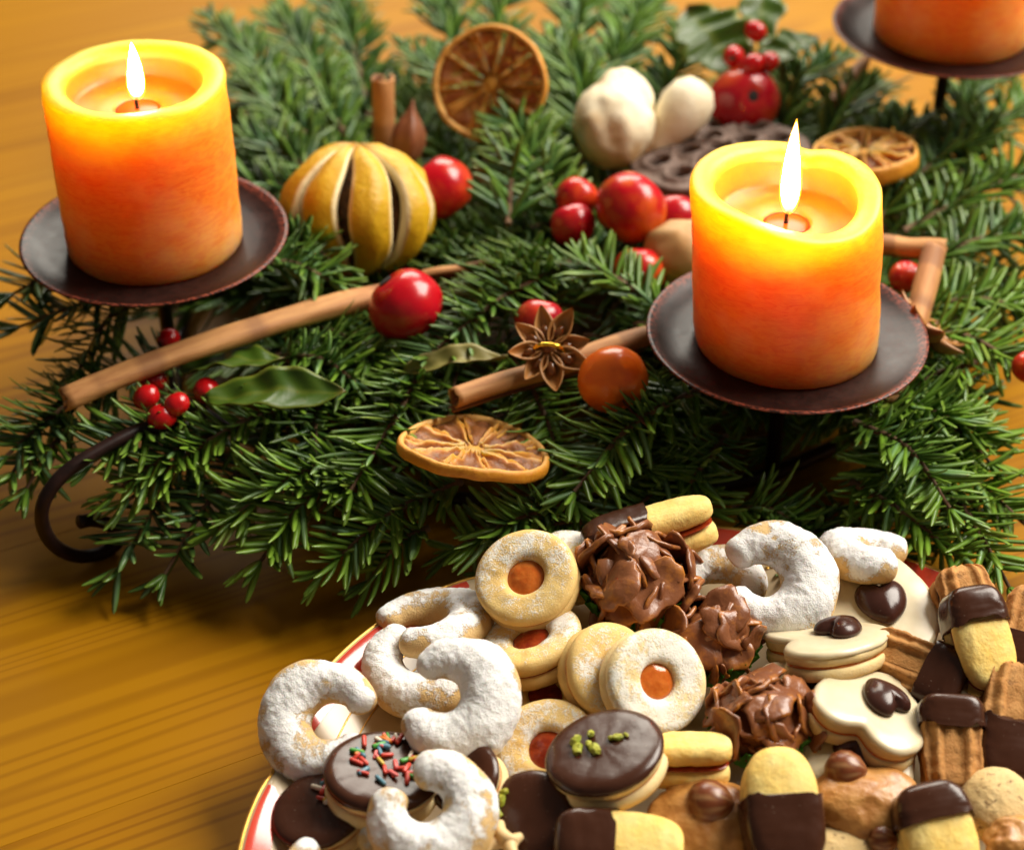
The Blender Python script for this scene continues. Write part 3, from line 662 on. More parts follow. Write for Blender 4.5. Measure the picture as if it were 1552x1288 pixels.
def star_anise(c, R, n, a, label, wire=False, count=8, cup=.35):
    t = thing("star_anise", TM(c, frame(n, a)), label, "star anise", "star anise pods in the wreath")
    nu, nv = 18, 13
    mb = MB(); u = np.linspace(0, 1, nu)
    wv = .285 * R * np.sin(np.pi * np.clip(u, 0, 1) ** .85) ** .8 * (1 - .25 * u) + .004; dep = .30 * R * np.sin(np.pi * u ** .8) ** .7 + .01
    rl = []; cs = []
    for k in range(nu):
        ph = np.linspace(-1, 1, nv); x = .10 * R + u[k] * .95 * R
        oy = np.sin(ph * 1.35) / math.sin(1.35) * wv[k]; oz = -dep[k] * (np.cos(ph * np.pi / 2)) ** .8 + .20 * R * u[k] ** 3 * .4
        gap = .45 + .4 * math.sin(math.pi * u[k])
        iy = oy * .80; iz = oz * .78 + .0 - .0
        zz = np.r_[oz, iz[::-1]]; yy = np.r_[oy, iy[::-1]]
        rl.append(np.column_stack([np.full(2 * nv, x), yy, zz + cup * R * (.2 * u[k])]))
        inner = np.r_[np.zeros(nv), np.ones(nv)]; lip = np.r_[sstep(.8, 1, np.abs(ph)), np.ones(nv)]
        cs.append(np.column_stack([np.clip(lip * .85, 0, 1), inner * 0, inner * 0]))
    mb.rings(rl, c=np.concatenate(cs)); me = mb.mesh("carpel", M['anise'])
    v, f = sph(16, 10); sm = MB().add(v * np.array([.17, .10, .10]) * R + np.array([.45 * R, 0, -.07 * R]), f).mesh("seed", M['seed'])
    for k in range(count):
        rr = Matrix.Rotation(2 * math.pi * k / count + rnd.uniform(-.1, .1), 4, 'Z') @ Matrix.Rotation(rnd.uniform(-.16, .08), 4, 'Y') @ Matrix.Scale(rnd.uniform(.86, 1.08), 4)
        cpl = link("carpel", me, t, rr); link("seed", sm, cpl, Matrix.Identity(4))
    mb = MB(); mb.add(*(lambda s: (s[0] * np.array([.14, .14, .16]) * R + np.array([0, 0, -.05 * R]), s[1]))(sph(14, 9))); mb.build("core", M['anise'], t)
    if wire:
        mb = MB(); tube(mb, smooth_path([(-.26 * R, .34 * R, -.12 * R), (-.10 * R, .16 * R, .15 * R), (.03 * R, -.02 * R, .16 * R), (.12 * R, -.24 * R, .10 * R), (.16 * R, -.40 * R, -.15 * R)], 20), .085, 8); mb.build("wire", M['wire'], t)
    return t
cc = P(830, 527, 7.3); star_anise(cc, 68 / ppc(cc), (-.05, -.55, .82), 60, "star anise tied with gold wire on the short cinnamon stick", True)
cc = P(1405, 497, 6.6); star_anise(cc, 72 / ppc(cc), (.55, .25, .6), 25, "star anise poking out beyond the right candle dish", count=7)
cc = P(617, 215, 7.0); mb = MB(); lathe(mb, [(.05, -1.2), (.35, -1.1), (.62, -.6), (.78, .0), (.74, .5), (.48, 1.0), (.16, 1.5), (.03, 1.95), (0, 2.0)], 28, fn=lambda r, i: r * (1 + .10 * np.cos(np.arange(28) / 28 * 2 * np.pi * 5))[:, None] ** np.array([1, 1, 0])); mb.build("dried_dark_pod", M['anise'], None, TM(cc, frame((.15, .3, .9), 0)), label="dark pointed dried pod beside the upright cinnamon stick", cat="dried pod")

def orange_slice(c, R, n, a, label, bend=(.0, .0), th=.5, seed=1):
    t = thing("dried_orange_slice", TM(c, frame(n, a)), label, "orange slice", "dried orange slices in the wreath")
    def warp(p):
        p = np.array(p, float); x, y = p[:, 0] / R, p[:, 1] / R
        p[:, 2] += R * (bend[0] * x * x + bend[1] * y * y + .10 * (fbm(p * np.array([1, 1, .2]), .5, seed) - .5)); return p
    mb = MB(); nn = 90; rl = []; cs = []
    for (r, z, e) in [(.99, -.5, 0), (1.0, -.2, 0), (1.0, .2, 0), (.985, .45, .2), (.95, .58, .6), (.925, .50, 1), (.905, .3, .9), (.90, -.3, .9), (.925, -.5, 1), (.955, -.56, .5)]:
        p = circ(nn, R * r, z * th); w = 1 + .035 * (fbm(p, .9, seed + 2) - .5) * 2; p[:, :2] *= w[:, None]; p[:, 2] += (fbm(p, 2.2, seed + 4) - .5) * .10
        rl.append(warp(p)); cs.append(np.tile((e * .8, 0, 0), (nn, 1)))
    mb.rings(rl, close=True, c=np.concatenate(cs)); mb.build("rind", M['rind'], t)
    ns = 10; gap = .10
    for k in range(ns):
        a0 = 2 * math.pi * k / ns + rnd.uniform(-.06, .06); a1 = 2 * math.pi * (k + 1) / ns
        nu, nv = 12, 12; v = []; top = []; col = []
        for zs in (1, -1):
            for i in range(nu):
                r = (.14 + .765 * i / (nu - 1)) * R
                for j in range(nv):
                    s = j / (nv - 1); an = a0 + gap * .5 / max(r / R, .2) * .5 + (a1 - a0 - gap * .5 / max(r / R, .2)) * s
                    v.append((r * math.cos(an), r * math.sin(an), 0)); e = max(0, 1 - 4 * min(s, 1 - s) - .0); top.append(zs * (.14 + .10 * math.sin(math.pi * s) * 0 - .13 * math.sin(math.pi * s) + .18 * e))
                    col.append((.75 * e * e, 0, 0))
        v = np.array(v); v[:, 2] = np.array(top) * th * 1.6 + (fbm(v, 2.4, seed + k) - .5) * .42 * np.sign(np.array(top))
        off = nu * nv; f = gridf(nu, nv) + [tuple(q[::-1]) for q in gridf(nu, nv, off=off)]
        bd = [(i, 0) for i in range(nu)] + [(nu - 1, j) for j in range(1, nv)] + [(i, nv - 1) for i in range(nu - 2, -1, -1)] + [(0, j) for j in range(nv - 2, 0, -1)]
        ids = [i * nv + j for i, j in bd]
        for q in range(len(ids)): f.append((ids[q], ids[(q + 1) % len(ids)], off + ids[(q + 1) % len(ids)], off + ids[q]))
        MB().add(warp(v), f, np.array(col)).build("segment", M['pulp'], t)
    mb = MB()
    for k in range(ns):
        a0 = 2 * math.pi * k / ns + .12 * math.sin(k * 5.1)
        pth = np.array([(math.cos(a0 + .05 * math.sin(s * 7)) * R * s, math.sin(a0 + .05 * math.sin(s * 7)) * R * s, .05 * th) for s in np.linspace(.03, .9, 10)])
        tube(mb, warp(pth), .05 + .04 * np.cos(np.linspace(0, 3, 10)) ** 2, 7, (1, 0, 0))
    v, f = sph(14, 8); mb.add(warp(v * np.array([.15 * R, .15 * R, .35 * th])), f, (1, 0, 0)); mb.build("membranes", M['pulp'], t)
    return t
cc = P(745, 128, 8.8); orange_slice(cc, 88 / ppc(cc), (-.18, -.80, .42), 0, "dried orange slice propped upright at the back of the wreath", (.10, .05), .42, 1)
cc = P(718, 682, 5.6); orange_slice(cc, 116 / ppc(cc), (.12, .28, .95), -15, "dried orange slice lying flat at the wreath's front", (-.04, .05), .42, 2)
cc = P(1310, 238, 7.2); orange_slice(cc, 80 / ppc(cc), (-.10, .10, 1), 10, "dried orange slice seen edge-on behind the right candle's flame", (.0, .0), .75, 3)

def slit_fruit():
    c = P(543, 318, 6.9); R = 116 / ppc(c); t = thing("dried_slit_fruit", TM(c, frame(UP * .97 - FWD * .25, 0)), "whole dried yellow citrus fruit with cream-edged lengthwise slits", "dried fruit")
    v, f = sph(40, 26); k = .80 + (fbm(v, 2.5, 9) - .5) * .2; MB().add(v * k[:, None] * np.array([.93, .93, .9]) * R, f).build("dried_flesh", M['pith'], t)
    edges = [(-104, -66), (-60, -28), (-21, 17), (25, 62), (68, 100), (106, 150), (156, 200), (206, 250)]
    for a0, a1 in edges:
        a0, a1 = math.radians(a0 - 72), math.radians(a1 - 72); nu, nv = 26, 11; vo, vi, cs = [], [], []
        for i in range(nu):
            la = math.radians(-86 + 172 * i / (nu - 1)); ope = max(0.02, math.cos(la)) ** .6
            for j in range(nv):
                s = j / (nv - 1); lo = (a0 + a1) / 2 + (a1 - a0) * (s - .5) * (.77 + .23 * (1 - ope)) * 1.16 + .03 * math.sin(i * .5 + a0)
                bul = 1 + .05 * math.cos((s - .5) * math.pi) * ope - .03 * abs(s - .5) * 2
                d = np.array((math.cos(la) * math.cos(lo), math.cos(la) * math.sin(lo), math.sin(la) * .86)); vo.append(d * R * bul); vi.append(d * R * (bul - .16 * (1 if 0 < j < nv - 1 else .75)))
                e = abs(s - .5) * 2; cs.append((sstep(.86, .98, e), sstep(.80, 1, abs(la) / 1.5) * .8, 0))
        vo, vi = np.array(vo), np.array(vi); dn = vo / np.linalg.norm(vo, axis=1)[:, None]
        vo = vo + dn * ((fbm(vo, .8, 3) - .5) * .40)[:, None]
        off = nu * nv; ff = gridf(nu, nv) + [q[::-1] for q in gridf(nu, nv, off=off)]
        ids = [i * nv for i in range(nu)] + [(nu - 1) * nv + j for j in range(1, nv)] + [i * nv + nv - 1 for i in range(nu - 2, -1, -1)] + [j for j in range(nv - 2, 0, -1)]
        for q in range(len(ids)): ff.append((ids[q], ids[(q + 1) % len(ids)], off + ids[(q + 1) % len(ids)], off + ids[q]))
        ci = np.array(cs); cin = np.tile((1, 0, 0), (len(ci), 1)); MB().add(np.vstack([vo, vi]), ff, np.vstack([ci, cin])).build("peel_strip", M['peel'], t)
slit_fruit()

def lump(rx, ry, rz, amp=.12, f=1.0, seed=0, nu=40, nv=26, sq=1.0):
    v, fc = sph(nu, nv)
    if sq != 1.0: v = np.sign(v) * np.abs(v) ** sq
    k = 1 + (fbm(v, f * 1.6, seed) - .5) * 2 * amp
    return v * k[:, None] * np.array([rx, ry, rz]), fc
def dried_pods():
    c = P(930, 190, 7.2); s = 1 / ppc(c)
    t = thing("dried_cream_pod", TM(c, frame(UP, 0)), "cream bleached dried pod cluster with a round body and egg-shaped lobe", "dried pod")
    v, f = sph(48, 32); lo = np.arctan2(v[:, 1], v[:, 0]); k = 1 + .11 * (np.abs(np.cos(lo * 2.5 + 1.2 * v[:, 2])) - .5) * (1 - v[:, 2] ** 2) + (fbm(v, 2.0, 4) - .5) * .24
    p = v * k[:, None] * np.array([60, 55, 66]) * s; p[:, 2] += np.exp(-((1 - v[:, 2]) / .08)) * 16 * s
    MB().add(p, f, np.column_stack([sstep(.55, .75, fbm(v, 2, 8)) * .6 + sstep(.3, 1, -v[:, 2]) * .4, v[:, 0] * 0, v[:, 0] * 0])).build("pod_body", M['cream'], t)
    v, f = lump(40 * s, 34 * s, 52 * s, .08, 1, 3); MB().add(v, f).build("pod_lobe", M['cream'], t, TM(V((22, 20, 40)) * s, Matrix.Rotation(-.3, 3, 'Y')))
    mb = MB(); lathe(mb, [(12, -45), (14, -25), (24, -5), (36, 20), (41, 48), (36, 72), (22, 88), (0, 94)], 36)
    for q in range(len(mb.v)): mb.v[q] = mb.v[q] * s
    mb.build("egg_lobe", M['cream'], t, TM(V((82, 5, -10)) * s, Matrix.Rotation(.62, 3, 'Y')))
    c = P(1035, 385, 6.2); v, f = lump(1.7, 1.5, 1.5, .12, 1, 6)
    MB().add(v, f).build("dried_tan_pod", M['tan'], None, TM(c), label="smooth tan dried pod tucked behind the right candle's left edge", cat="dried pod")
dried_pods()
def lotus():
    c = P(1090, 232, 6.6); R = 132 / ppc(c)
    t = thing("lotus_seed_pod", TM(c, frame((-.12, .10, 1), 0)), "dark brown dried lotus pod with round seed holes", "seed pod")
    holes = [(0, 0)] + [(.36 * math.cos(k * 1.2566 + .5), .36 * math.sin(k * 1.2566 + .5)) for k in range(5)] + [(.72 * math.cos(k * .6283 + .2), .72 * math.sin(k * .6283 + .2)) for k in range(10)]
    nr, n = 56, 150; rl = []; cs = []
    for i in range(nr):
        r = i / (nr - 1); r = max(r, .004); p = circ(n, r, 0)
        z = .05 * (1 - r * r) + (fbm(p, 5, 2) - .5) * .05; m = np.zeros(n)
        for hx, hy in holes:
            d = np.hypot(p[:, 0] - hx, p[:, 1] - hy); z = z - .24 * (1 - sstep(.095, .145, d)) + .045 * np.exp(-((d - .17) / .03) ** 2); m = np.maximum(m, 1 - sstep(.09, .14, d))
        p[:, 2] = z; rl.append(p * R); cs.append(np.column_stack([m, m * 0, m * 0]))
    for r, z in ((1.04, -.03), (1.05, -.1), (1.0, -.22), (.82, -.5), (.55, -.78), (.22, -1.0), (.05, -1.05)):
        p = circ(n, r, z); th = np.linspace(0, 2 * np.pi, n, endpoint=False); p[:, :2] *= (1 + .05 * np.sin(th * 22 + np.sin(th * 3)) * (r < 1.03) + .06 * (fbm(p, 2, 3) - .5))[:, None]; rl.append(p * R); cs.append(np.tile((.2, 0, 0), (n, 1)))
    mb = MB(); mb.rings(rl, c=np.concatenate(cs)); mb.build("pod_shell", M['lotus'], t)
lotus()

def leaf_mesh(mb, p0, p1, w, n, spines=0, curl=.0, fold=.2, c0=(0, 0, 0), twist=0.0, off=V((0, 0, 0))):
    p0, p1 = V(p0), V(p1); d = p1 - p0; L = d.length; d.normalize(); n = V(n); n = (n - d * n.dot(d)).normalized(); s = d.cross(n)
    nu, nv = 34, 11; top = []; cs = []
    for i in range(nu):
        u = i / (nu - 1); hw = w * (math.sin(math.pi * u ** .85) ** .75 + .02) * .5
        if spines: hw *= 1 + .30 * (abs(math.sin(u * math.pi * spines)) ** 3) - .1
        ca, sa = math.cos(twist * u), math.sin(twist * u)
        for j in range(nv):
            q = (j / (nv - 1) - .5) * 2; x, z = q * hw, fold * abs(q) ** 1.5 * hw + curl * L * (u - u * u) - .03 * L * math.sin(u * 9 + q)
            z += .08 * hw * math.sin(u * 25 + abs(q) * 3)
            x2, z2 = x * ca - z * sa, x * sa + z * ca
            top.append(tuple(p0 + d * (L * u) + s * x2 + n * z2 - off)); e = abs(q); cs.append((sstep(.92, 1, e) * .45 + (.22 if e < .12 else 0), c0[1] + .6 * sstep(.9, 1, u), 0))
    top = np.array(top); bot = top - np.array(n) * .05; f = gridf(nu, nv); of = nu * nv; f += [q[::-1] for q in gridf(nu, nv, off=of)]
    ids = [i * nv for i in range(nu)] + [(nu - 1) * nv + j for j in range(1, nv)] + [i * nv + nv - 1 for i in range(nu - 2, -1, -1)] + [j for j in range(nv - 2, 0, -1)]
    for q in range(len(ids)): f.append((ids[q], ids[(q + 1) % len(ids)], of + ids[(q + 1) % len(ids)], of + ids[q]))
    mb.add(np.vstack([top, bot]), f, np.vstack([np.array(cs)] * 2)); return mb
def berry_sprig(name, base, berries, leaves, label, spines):
    t = thing(name, TM(base), label, "holly", "holly sprigs in the wreath")
    v, f = sph(24, 16)
    for px, py, z, rp in berries:
        c = P(px, py, z); R = rp / ppc(c); k = 1 + (fbm(v, 3, int(px)) - .5) * .12
        col = np.column_stack([sstep(.93, .985, v[:, 2]), v[:, 0] * 0, v[:, 0] * 0]); q = v * k[:, None] * np.array([.92, .92, 1.08]) * R
        rot = frame((rnd.uniform(-.6, .6), -rnd.uniform(.1, .9), rnd.uniform(-.5, .3)), 0)
        b = MB().add(q, f, col).build("berry", M['berry'], t, TM(c - base, rot))
        mb = MB(); tube(mb, smooth_path([c - base, (c - base) * .5 + V((0, 0, -.25)), V((0, 0, -.1))], 8), .045, 6); mb.build("stalk", M['greenstem'], t)
    for x0, y0, z0, x1, y1, z1, w, n, fold, curl, tw in leaves:
        mb = MB(); leaf_mesh(mb, P(x0, y0, z0), P(x1, y1, z1), w, n, spines, curl, fold, twist=tw, off=base); mb.build("leaf", M['leaf'], t, fix=True)
    return t
berry_sprig("holly_sprig", P(270, 590, 5.2), [(255, 514, 5.2, 18), (222, 602, 5.6, 20), (245, 632, 5.6, 21), (268, 613, 6.0, 19), (232, 575, 5.4, 20), (313, 592, 5.2, 22)],
            [(272, 556, 5.4, 432, 543, 6.2, 2.0, (.0, .1, .95), .2, .05, .2), (312, 602, 5.8, 524, 592, 6.4, 2.0, (.0, .05, 1), .3, .07, -.55)], "holly sprig with red berries and glossy leaves under the long cinnamon stick", 0)
berry_sprig("holly_sprig", P(1135, 95, 8.0), [(1145, 48, 9.4, 17), (1112, 86, 8.8, 18), (1141, 99, 8.8, 18), (1166, 94, 8.8, 16)],
            [(1120, 110, 7.6, 1040, 10, 9.0, 3.4, (.2, -.8, .5), .25, .03, .1), (1150, 70, 8.4, 1158, -60, 10.2, 2.0, (0, -.9, .3), .3, .0, .0), (1150, 100, 7.8, 1240, 52, 8.4, 2.0, (.0, -.2, 1), .3, .06, .2), (1110, 100, 7.5, 1045, 75, 7.8, 1.6, (0, -.3, 1), .3, .05, 0)], "dark-leaved holly sprig with four red berries at the wreath's back", 4)
mb = MB(); b0 = P(690, 552, 5.9); leaf_mesh(mb, P(612, 560, 5.8), P(770, 540, 6.2), 1.1, (0, -.5, .8), 0, .05, .7, twist=.9, off=b0)
mb.build("curled_leaf", M['dryleaf'], None, TM(b0), label="narrow curled olive leaf left of the star anise", cat="leaf")

# ------------------------------------------------------------------ cookie plate
PC = V((7.0, 38.0, 0)); PR = 15.35
def plate():
    t = thing("cookie_plate", TM(PC), "cream porcelain plate with red bands and gold rim under the cookies", "plate")
    n = 240; th = np.linspace(0, 2 * np.pi, n, endpoint=False)
    lob = np.abs(np.sin(th * 4 + .87)) ** .5
    def ring(r, z, k): 
        rr = r + k * (lob - .75) * .5; return np.stack([np.cos(th) * rr, np.sin(th) * rr, np.full(n, z) + k * (lob - .8) * .12], 1)
    prof = [(.01, .25, 0), (8, .25, 0), (8.4, .0, 0), (9, 0, 0), (9.3, .3, 0), (12, 1.0, .3), (14, 1.75, .7), (15.2, 2.28, 1), (PR, 2.42, 1), (15.28, 2.5, 1), (15.1, 2.47, 1), (14.4, 2.15, .9), (13.6, 1.82, .6), (12.2, 1.25, .3), (11, .82, .1), (10, .58, 0), (9, .5, 0), (5, .5, 0), (.01, .5, 0)]
    mb = MB(); mb.rings([ring(*p) for p in prof]); mb.build("porcelain", M['china'], t)
    mb = MB(); rl = [ring(PR + .02 + .07 * math.cos(a), 2.45 + .07 * math.sin(a), 1) for a in np.linspace(0, 2 * np.pi, 8, endpoint=False)]; mb.rings(rl, close=True); mb.build("gold_rim", M['gold'], t)
    def surf(r):
        ps = prof[9:]; rs = [p[0] for p in ps][::-1]; return np.interp(r, rs, [p[1] for p in ps][::-1]), np.interp(r, rs, [p[2] for p in ps][::-1])
    for k in range(8):
        a0 = (k * math.pi - .87) / 4 + .045; a1 = ((k + 1) * math.pi - .87) / 4 - .045; nu, nv = 40, 7; v = []
        for zz in (.045, -.03):
            for i in range(nu):
                a = a0 + (a1 - a0) * i / (nu - 1); e = math.sin(math.pi * i / (nu - 1)) ** .35
                lo = abs(math.sin(a * 4 + .87)) ** .5
                for j in range(nv):
                    r = 15.22 - .85 * (j / (nv - 1)) * (.25 + .75 * e); z, kk = surf(r); rr = r + kk * (lo - .75) * .5; v.append((math.cos(a) * rr, math.sin(a) * rr, z + kk * (lo - .8) * .12 + zz))
        of = nu * nv; f = gridf(nu, nv) + [q[::-1] for q in gridf(nu, nv, off=of)]
        MB().add(np.array(v), f).build("red_band", M['redglaze'], t)
        mb = MB()
        for rr0 in (13.85, 13.3):
            pts = []
            for i in range(30):
                a = a0 + (a1 - a0) * i / 29; lo = abs(math.sin(a * 4 + .87)) ** .5; r = rr0 - .25 * math.cos(i / 29 * 2 * math.pi) * .4; z, kk = surf(r); r2 = r + kk * (lo - .75) * .5; pts.append((math.cos(a) * r2, math.sin(a) * r2, z + kk * (lo - .8) * .12 + .01))
            tube(mb, np.array(pts), .03, 5)
        for q in range(7):
            a = a1 + .045 + (q - 3) * .013; r = 14.3 - abs(q - 3) * .1; z, kk = surf(r); lo = abs(math.sin(a * 4 + .87)) ** .5; rr = r + kk * (lo - .75) * .5
            vv, ff = sph(8, 6); mb.add(vv * np.array([.09, .09, .035]) * (1.6 if q == 3 else 1) + np.array([math.cos(a) * rr, math.sin(a) * rr, z + kk * (lo - .8) * .12 + .015]), ff)
        mb.build("gold_ornament", M['gold'], t)
plate()

# ------------------------------------------------------------------ cookies
def crescent(px, py, z, Rpx, rpx, opn, label, n=(0, -.2, 1), gap=95, seed=1, powder=.62, taper=.42, flat=.92):
    c = P(px, py, z); s = 1 / ppc(c); R = Rpx * s; r0 = rpx * s
    nu, nv = 170, 84; a0 = math.radians(gap / 2); ts = np.linspace(a0, 2 * np.pi - a0, nu - 16)
    rl = []; nr = []; cen = []
    ph = np.linspace(0, 2 * np.pi, nv, endpoint=False)
    def add(pt, tang, rad):
        rad = max(rad, 1e-3); out = np.array([pt[0], pt[1], 0]); out = out / np.linalg.norm(out); out = out - tang * (out @ tang); out /= np.linalg.norm(out)
        d = np.cos(ph)[:, None] * out + np.sin(ph)[:, None] * np.array([0, 0, flat]); rl.append(pt + d * rad); nr.append(d)
    pts = [np.array([R * math.cos(t), R * math.sin(t), 0]) for t in ts]
    def rad(s_): return r0 * (taper + (1 - taper) * math.sin(math.pi * (.08 + .84 * s_)) ** .7)
    tg = lambda t: np.array([-math.sin(t), math.cos(t), 0])
    for k in range(8):
        q = (8 - k) / 8 * math.pi / 2; add(pts[0] - tg(ts[0]) * math.sin(q) * rad(0) * .9, tg(ts[0]), rad(0) * math.cos(q) + 1e-3)
    for k, t in enumerate(ts): add(pts[k], tg(t), rad(k / (len(ts) - 1)))
    for k in range(1, 9):
        q = k / 8 * math.pi / 2; add(pts[-1] + tg(ts[-1]) * math.sin(q) * rad(1) * .9, tg(ts[-1]), rad(1) * math.cos(q) + 1e-3)
    v = np.concatenate(rl); d = np.concatenate(nr)
    pw = powder - .32 + .85 * d[:, 2] + (fbm(v, .9, seed + 1) - .5) * 2.3 + (fbm(v, 3.0, seed + 6) - .5) * .8
    pw = np.clip(pw, 0, 1); cl = fbm(v, 4.5, seed + 3, 3)
    v = v + d * ((fbm(v, .55, seed) - .5) * .42 + (cl - .5) * .06 * sstep(.25, .8, pw) + (fbm(v, 6, seed + 9, 2) - .5) * .06 * pw)[:, None]
    f = gridf(nu, nv, False, True); f.append(tuple(range(nv))[::-1]); f.append(tuple((nu - 1) * nv + i for i in range(nv)))
    MB().add(v, f, np.column_stack([pw * .95, pw * 0, pw * 0])).build("vanilla_crescent", M['powder'], None, TM(c, frame(n, opn)), label=label, cat="cookie", group="sugar dusted crescent cookies")
crescent(645, 947, 3.0, 66, 36, -125, "sugared crescent at the plate's back left edge, dough showing", (-.1, .35, 1), 110, 1, .40)
crescent(640, 1000, 3.0, 60, 38, 70, "sugared crescent tucked underneath the whitest crescent", (-.2, -.3, .9), 150, 2, .45)
crescent(684, 1058, 4.4, 64, 43, 168, "whitest and largest sugared crescent in the middle of the left pile", (-.05, -.50, .86), 95, 3, .85, .32)
crescent(492, 1092, 3.2, 64, 41, -8, "leftmost sugared crescent overhanging the plate rim", (-.15, -.45, .88), 75, 4, .72)
crescent(650, 1228, 3.8, 63, 49, 128, "front sugared crescent lying over the sprinkle cookies", (-.05, -.45, .9), 85, 5, .62)
crescent(520, 1310, 2.4, 62, 34, 100, "sugared crescent cut off by the bottom picture edge", (0, -.3, .95), 110, 6, .45)
crescent(1166, 880, 4.3, 60, 44, 172, "big sugared crescent at the back, right of the cornflake cluster", (.0, -.50, .86), 90, 7, .68)
crescent(1085, 895, 3.0, 58, 33, -60, "shaded sugared crescent behind the cornflake clusters", (0, -.1, 1), 110, 8, .42)
crescent(1325, 843, 3.8, 50, 35, -62, "small broken sugared crescent on the plate's far rim", (.05, .45, 1), 140, 9, .8, .7)

def disc_mesh(R, T, seed=0, hole=0.0, edge=.28, wob=.02, sugar=0.0, brown=.6, n=88):
    mb = MB(); e = min(edge, T * .49); prof = []
    if hole > 0:
        h = hole; prof = [(R - e * .3, 0, .5), (R, e * .6, .7), (R, T - e * .8, .5), (R - e * .35, T - e * .2, .2), (R - e, T, 0)] + [(r, T + .02 * math.sin((r - h) / (R - h) * math.pi), 0) for r in np.linspace(R - e, h + e, 8)[1:-1]] + [(h + e, T, 0), (h + e * .3, T - e * .25, .1), (h, T - e, .2), (h, e * .3, .3), (h + .1, 0, .3)]
    else:
        prof = [(.01, 0, .3), (R * .6, 0, .4), (R - e * .3, 0, .5), (R, e * .6, .8), (R, T - e * .8, .5), (R - e * .35, T - e * .2, .2), (R - e, T, 0)] + [(r, T + .03, 0) for r in np.linspace(R - e, .02, 9)[1:]]
    rl = []; cs = []
    for r, z, b in prof:
        p = circ(n, r, z); q = p * 1.0; p[:, :2] *= (1 + wob * 2 * (fbm(q, .7, seed) - .5))[:, None]; p[:, 2] += (fbm(q, 1.1, seed + 2) - .5) * .10 + (fbm(q, 4, seed + 4) - .5) * .05
        sg = np.clip(sugar + (fbm(q, 1.0, seed + 7) - .5) * 1.2 - b * .7, 0, 1) * (1 if sugar > 0 else 0)
        rl.append(p); cs.append(np.column_stack([sg, np.full(n, b * brown) + (fbm(q, 2, seed) - .5) * .15 * (b > 0), sg * 0]))
    mb.rings(rl, close=hole > 0, c=np.concatenate(cs)); return mb
def jam_disc(R, z, dome, seed):
    mb = MB(); n = 40; rl = []
    for k in np.linspace(1, .02, 9):
        p = circ(n, R * k, z + dome * (1 - k * k)); p[:, 2] += (fbm(p, 2.5, seed) - .5) * .10; rl.append(p)
    rl = [circ(n, R, z - .15)] + rl; mb.rings(rl); return mb
def linzer(px, py, z, Rpx, n, label, seed=1, sugar=.5, mat='short', hole=.36, red=False, T=.48, a=0, top=True):
    c = P(px, py, z); R = Rpx / ppc(c); t = thing("ring_jam_cookie", TM(c, frame(n, a)), label, "cookie", "ring shaped jam sandwich cookies")
    disc_mesh(R * .99, T, seed, sugar=0.0, brown=.45).build("bottom_biscuit", M[mat], t, TM((0, 0, -T - .09)))
    mb = MB(); lathe(mb, [(R * .90, -.10), (R * .95, -.03), (R * .90, .04)], 60); mb.build("jam_layer", M['jam' if not red else 'redjam'], t)
    if top:
        disc_mesh(R, T, seed + 3, hole=R * hole, sugar=sugar, brown=.25).build("top_ring", M[mat], t, TM((0, 0, .02)))
        jam_disc(R * hole * 1.03, T * .55, .14, seed).build("jam_centre", M['jam' if not red else 'redjam'], t)
    else:
        disc_mesh(R, T, seed + 3, sugar=sugar, brown=.25).build("top_biscuit", M[mat], t, TM((0, 0, .02)))
    return t
linzer(868, 858, 3.7, 62, (.15, -.05, .95), "plain round cookie peeking out behind the topmost ring cookie", 21, .45, top=False)
linzer(800, 880, 4.7, 79, (-.24, -.38, .88), "sugared ring cookie with amber jam, topmost of its stack at the back", 11, .42)
linzer(808, 978, 3.5, 79, (-.30, .12, .95), "sugared ring cookie lying flat under the topmost ring cookie", 12, .50, red=True)
linzer(825, 1060, 2.2, 72, (.1, -.25, .95), "shaded ring cookie buried below the ring cookie stack", 13, .35, red=True)
linzer(922, 1020, 3.7, 76, (.42, -.48, .72), "pale plain sandwich cookie leaning behind the front-facing ring cookie", 14, .4, mat='short', top=False)
linzer(990, 1034, 4.1, 81, (.34, -.55, .74), "pale ring cookie with orange jam facing the camera, centre of plate", 15, .62, mat='shortpale', hole=.34)
linzer(832, 1140, 2.5, 81, (-.12, -.42, .88), "sugared ring cookie half covered by the pistachio chocolate cookie", 16, .45, red=True)

def choc_cap(R, T, seed, drip=.35):
    mb = MB(); n = 90; th = np.linspace(0, 2 * np.pi, n, endpoint=False); q = np.stack([np.cos(th), np.sin(th), th * 0], 1)
    low = T * (.62 - drip * 1.3 * (fbm(q, 1.6, seed) - .35)); rl = []
    for k in range(7):
        s = k / 6; z = low + (T * .85 - low) * s; rr = R + .035 + .02 * math.sin(s * math.pi); p = np.stack([np.cos(th) * rr, np.sin(th) * rr, z], 1); rl.append(p)
    for r, z in ((R - .02, T * .98), (R - .12, T + .06), (R - .3, T + .09), (R * .7, T + .10), (R * .45, T + .10), (R * .2, T + .10), (.02, T + .1)):
        p = circ(n, r, z); p[:, 2] += (fbm(p, 1.2, seed + 3) - .5) * .08; rl.append(p)
    rl = [np.stack([np.cos(th) * (R - .06), np.sin(th) * (R - .06), low], 1)] + rl
    mb.rings(rl); return mb
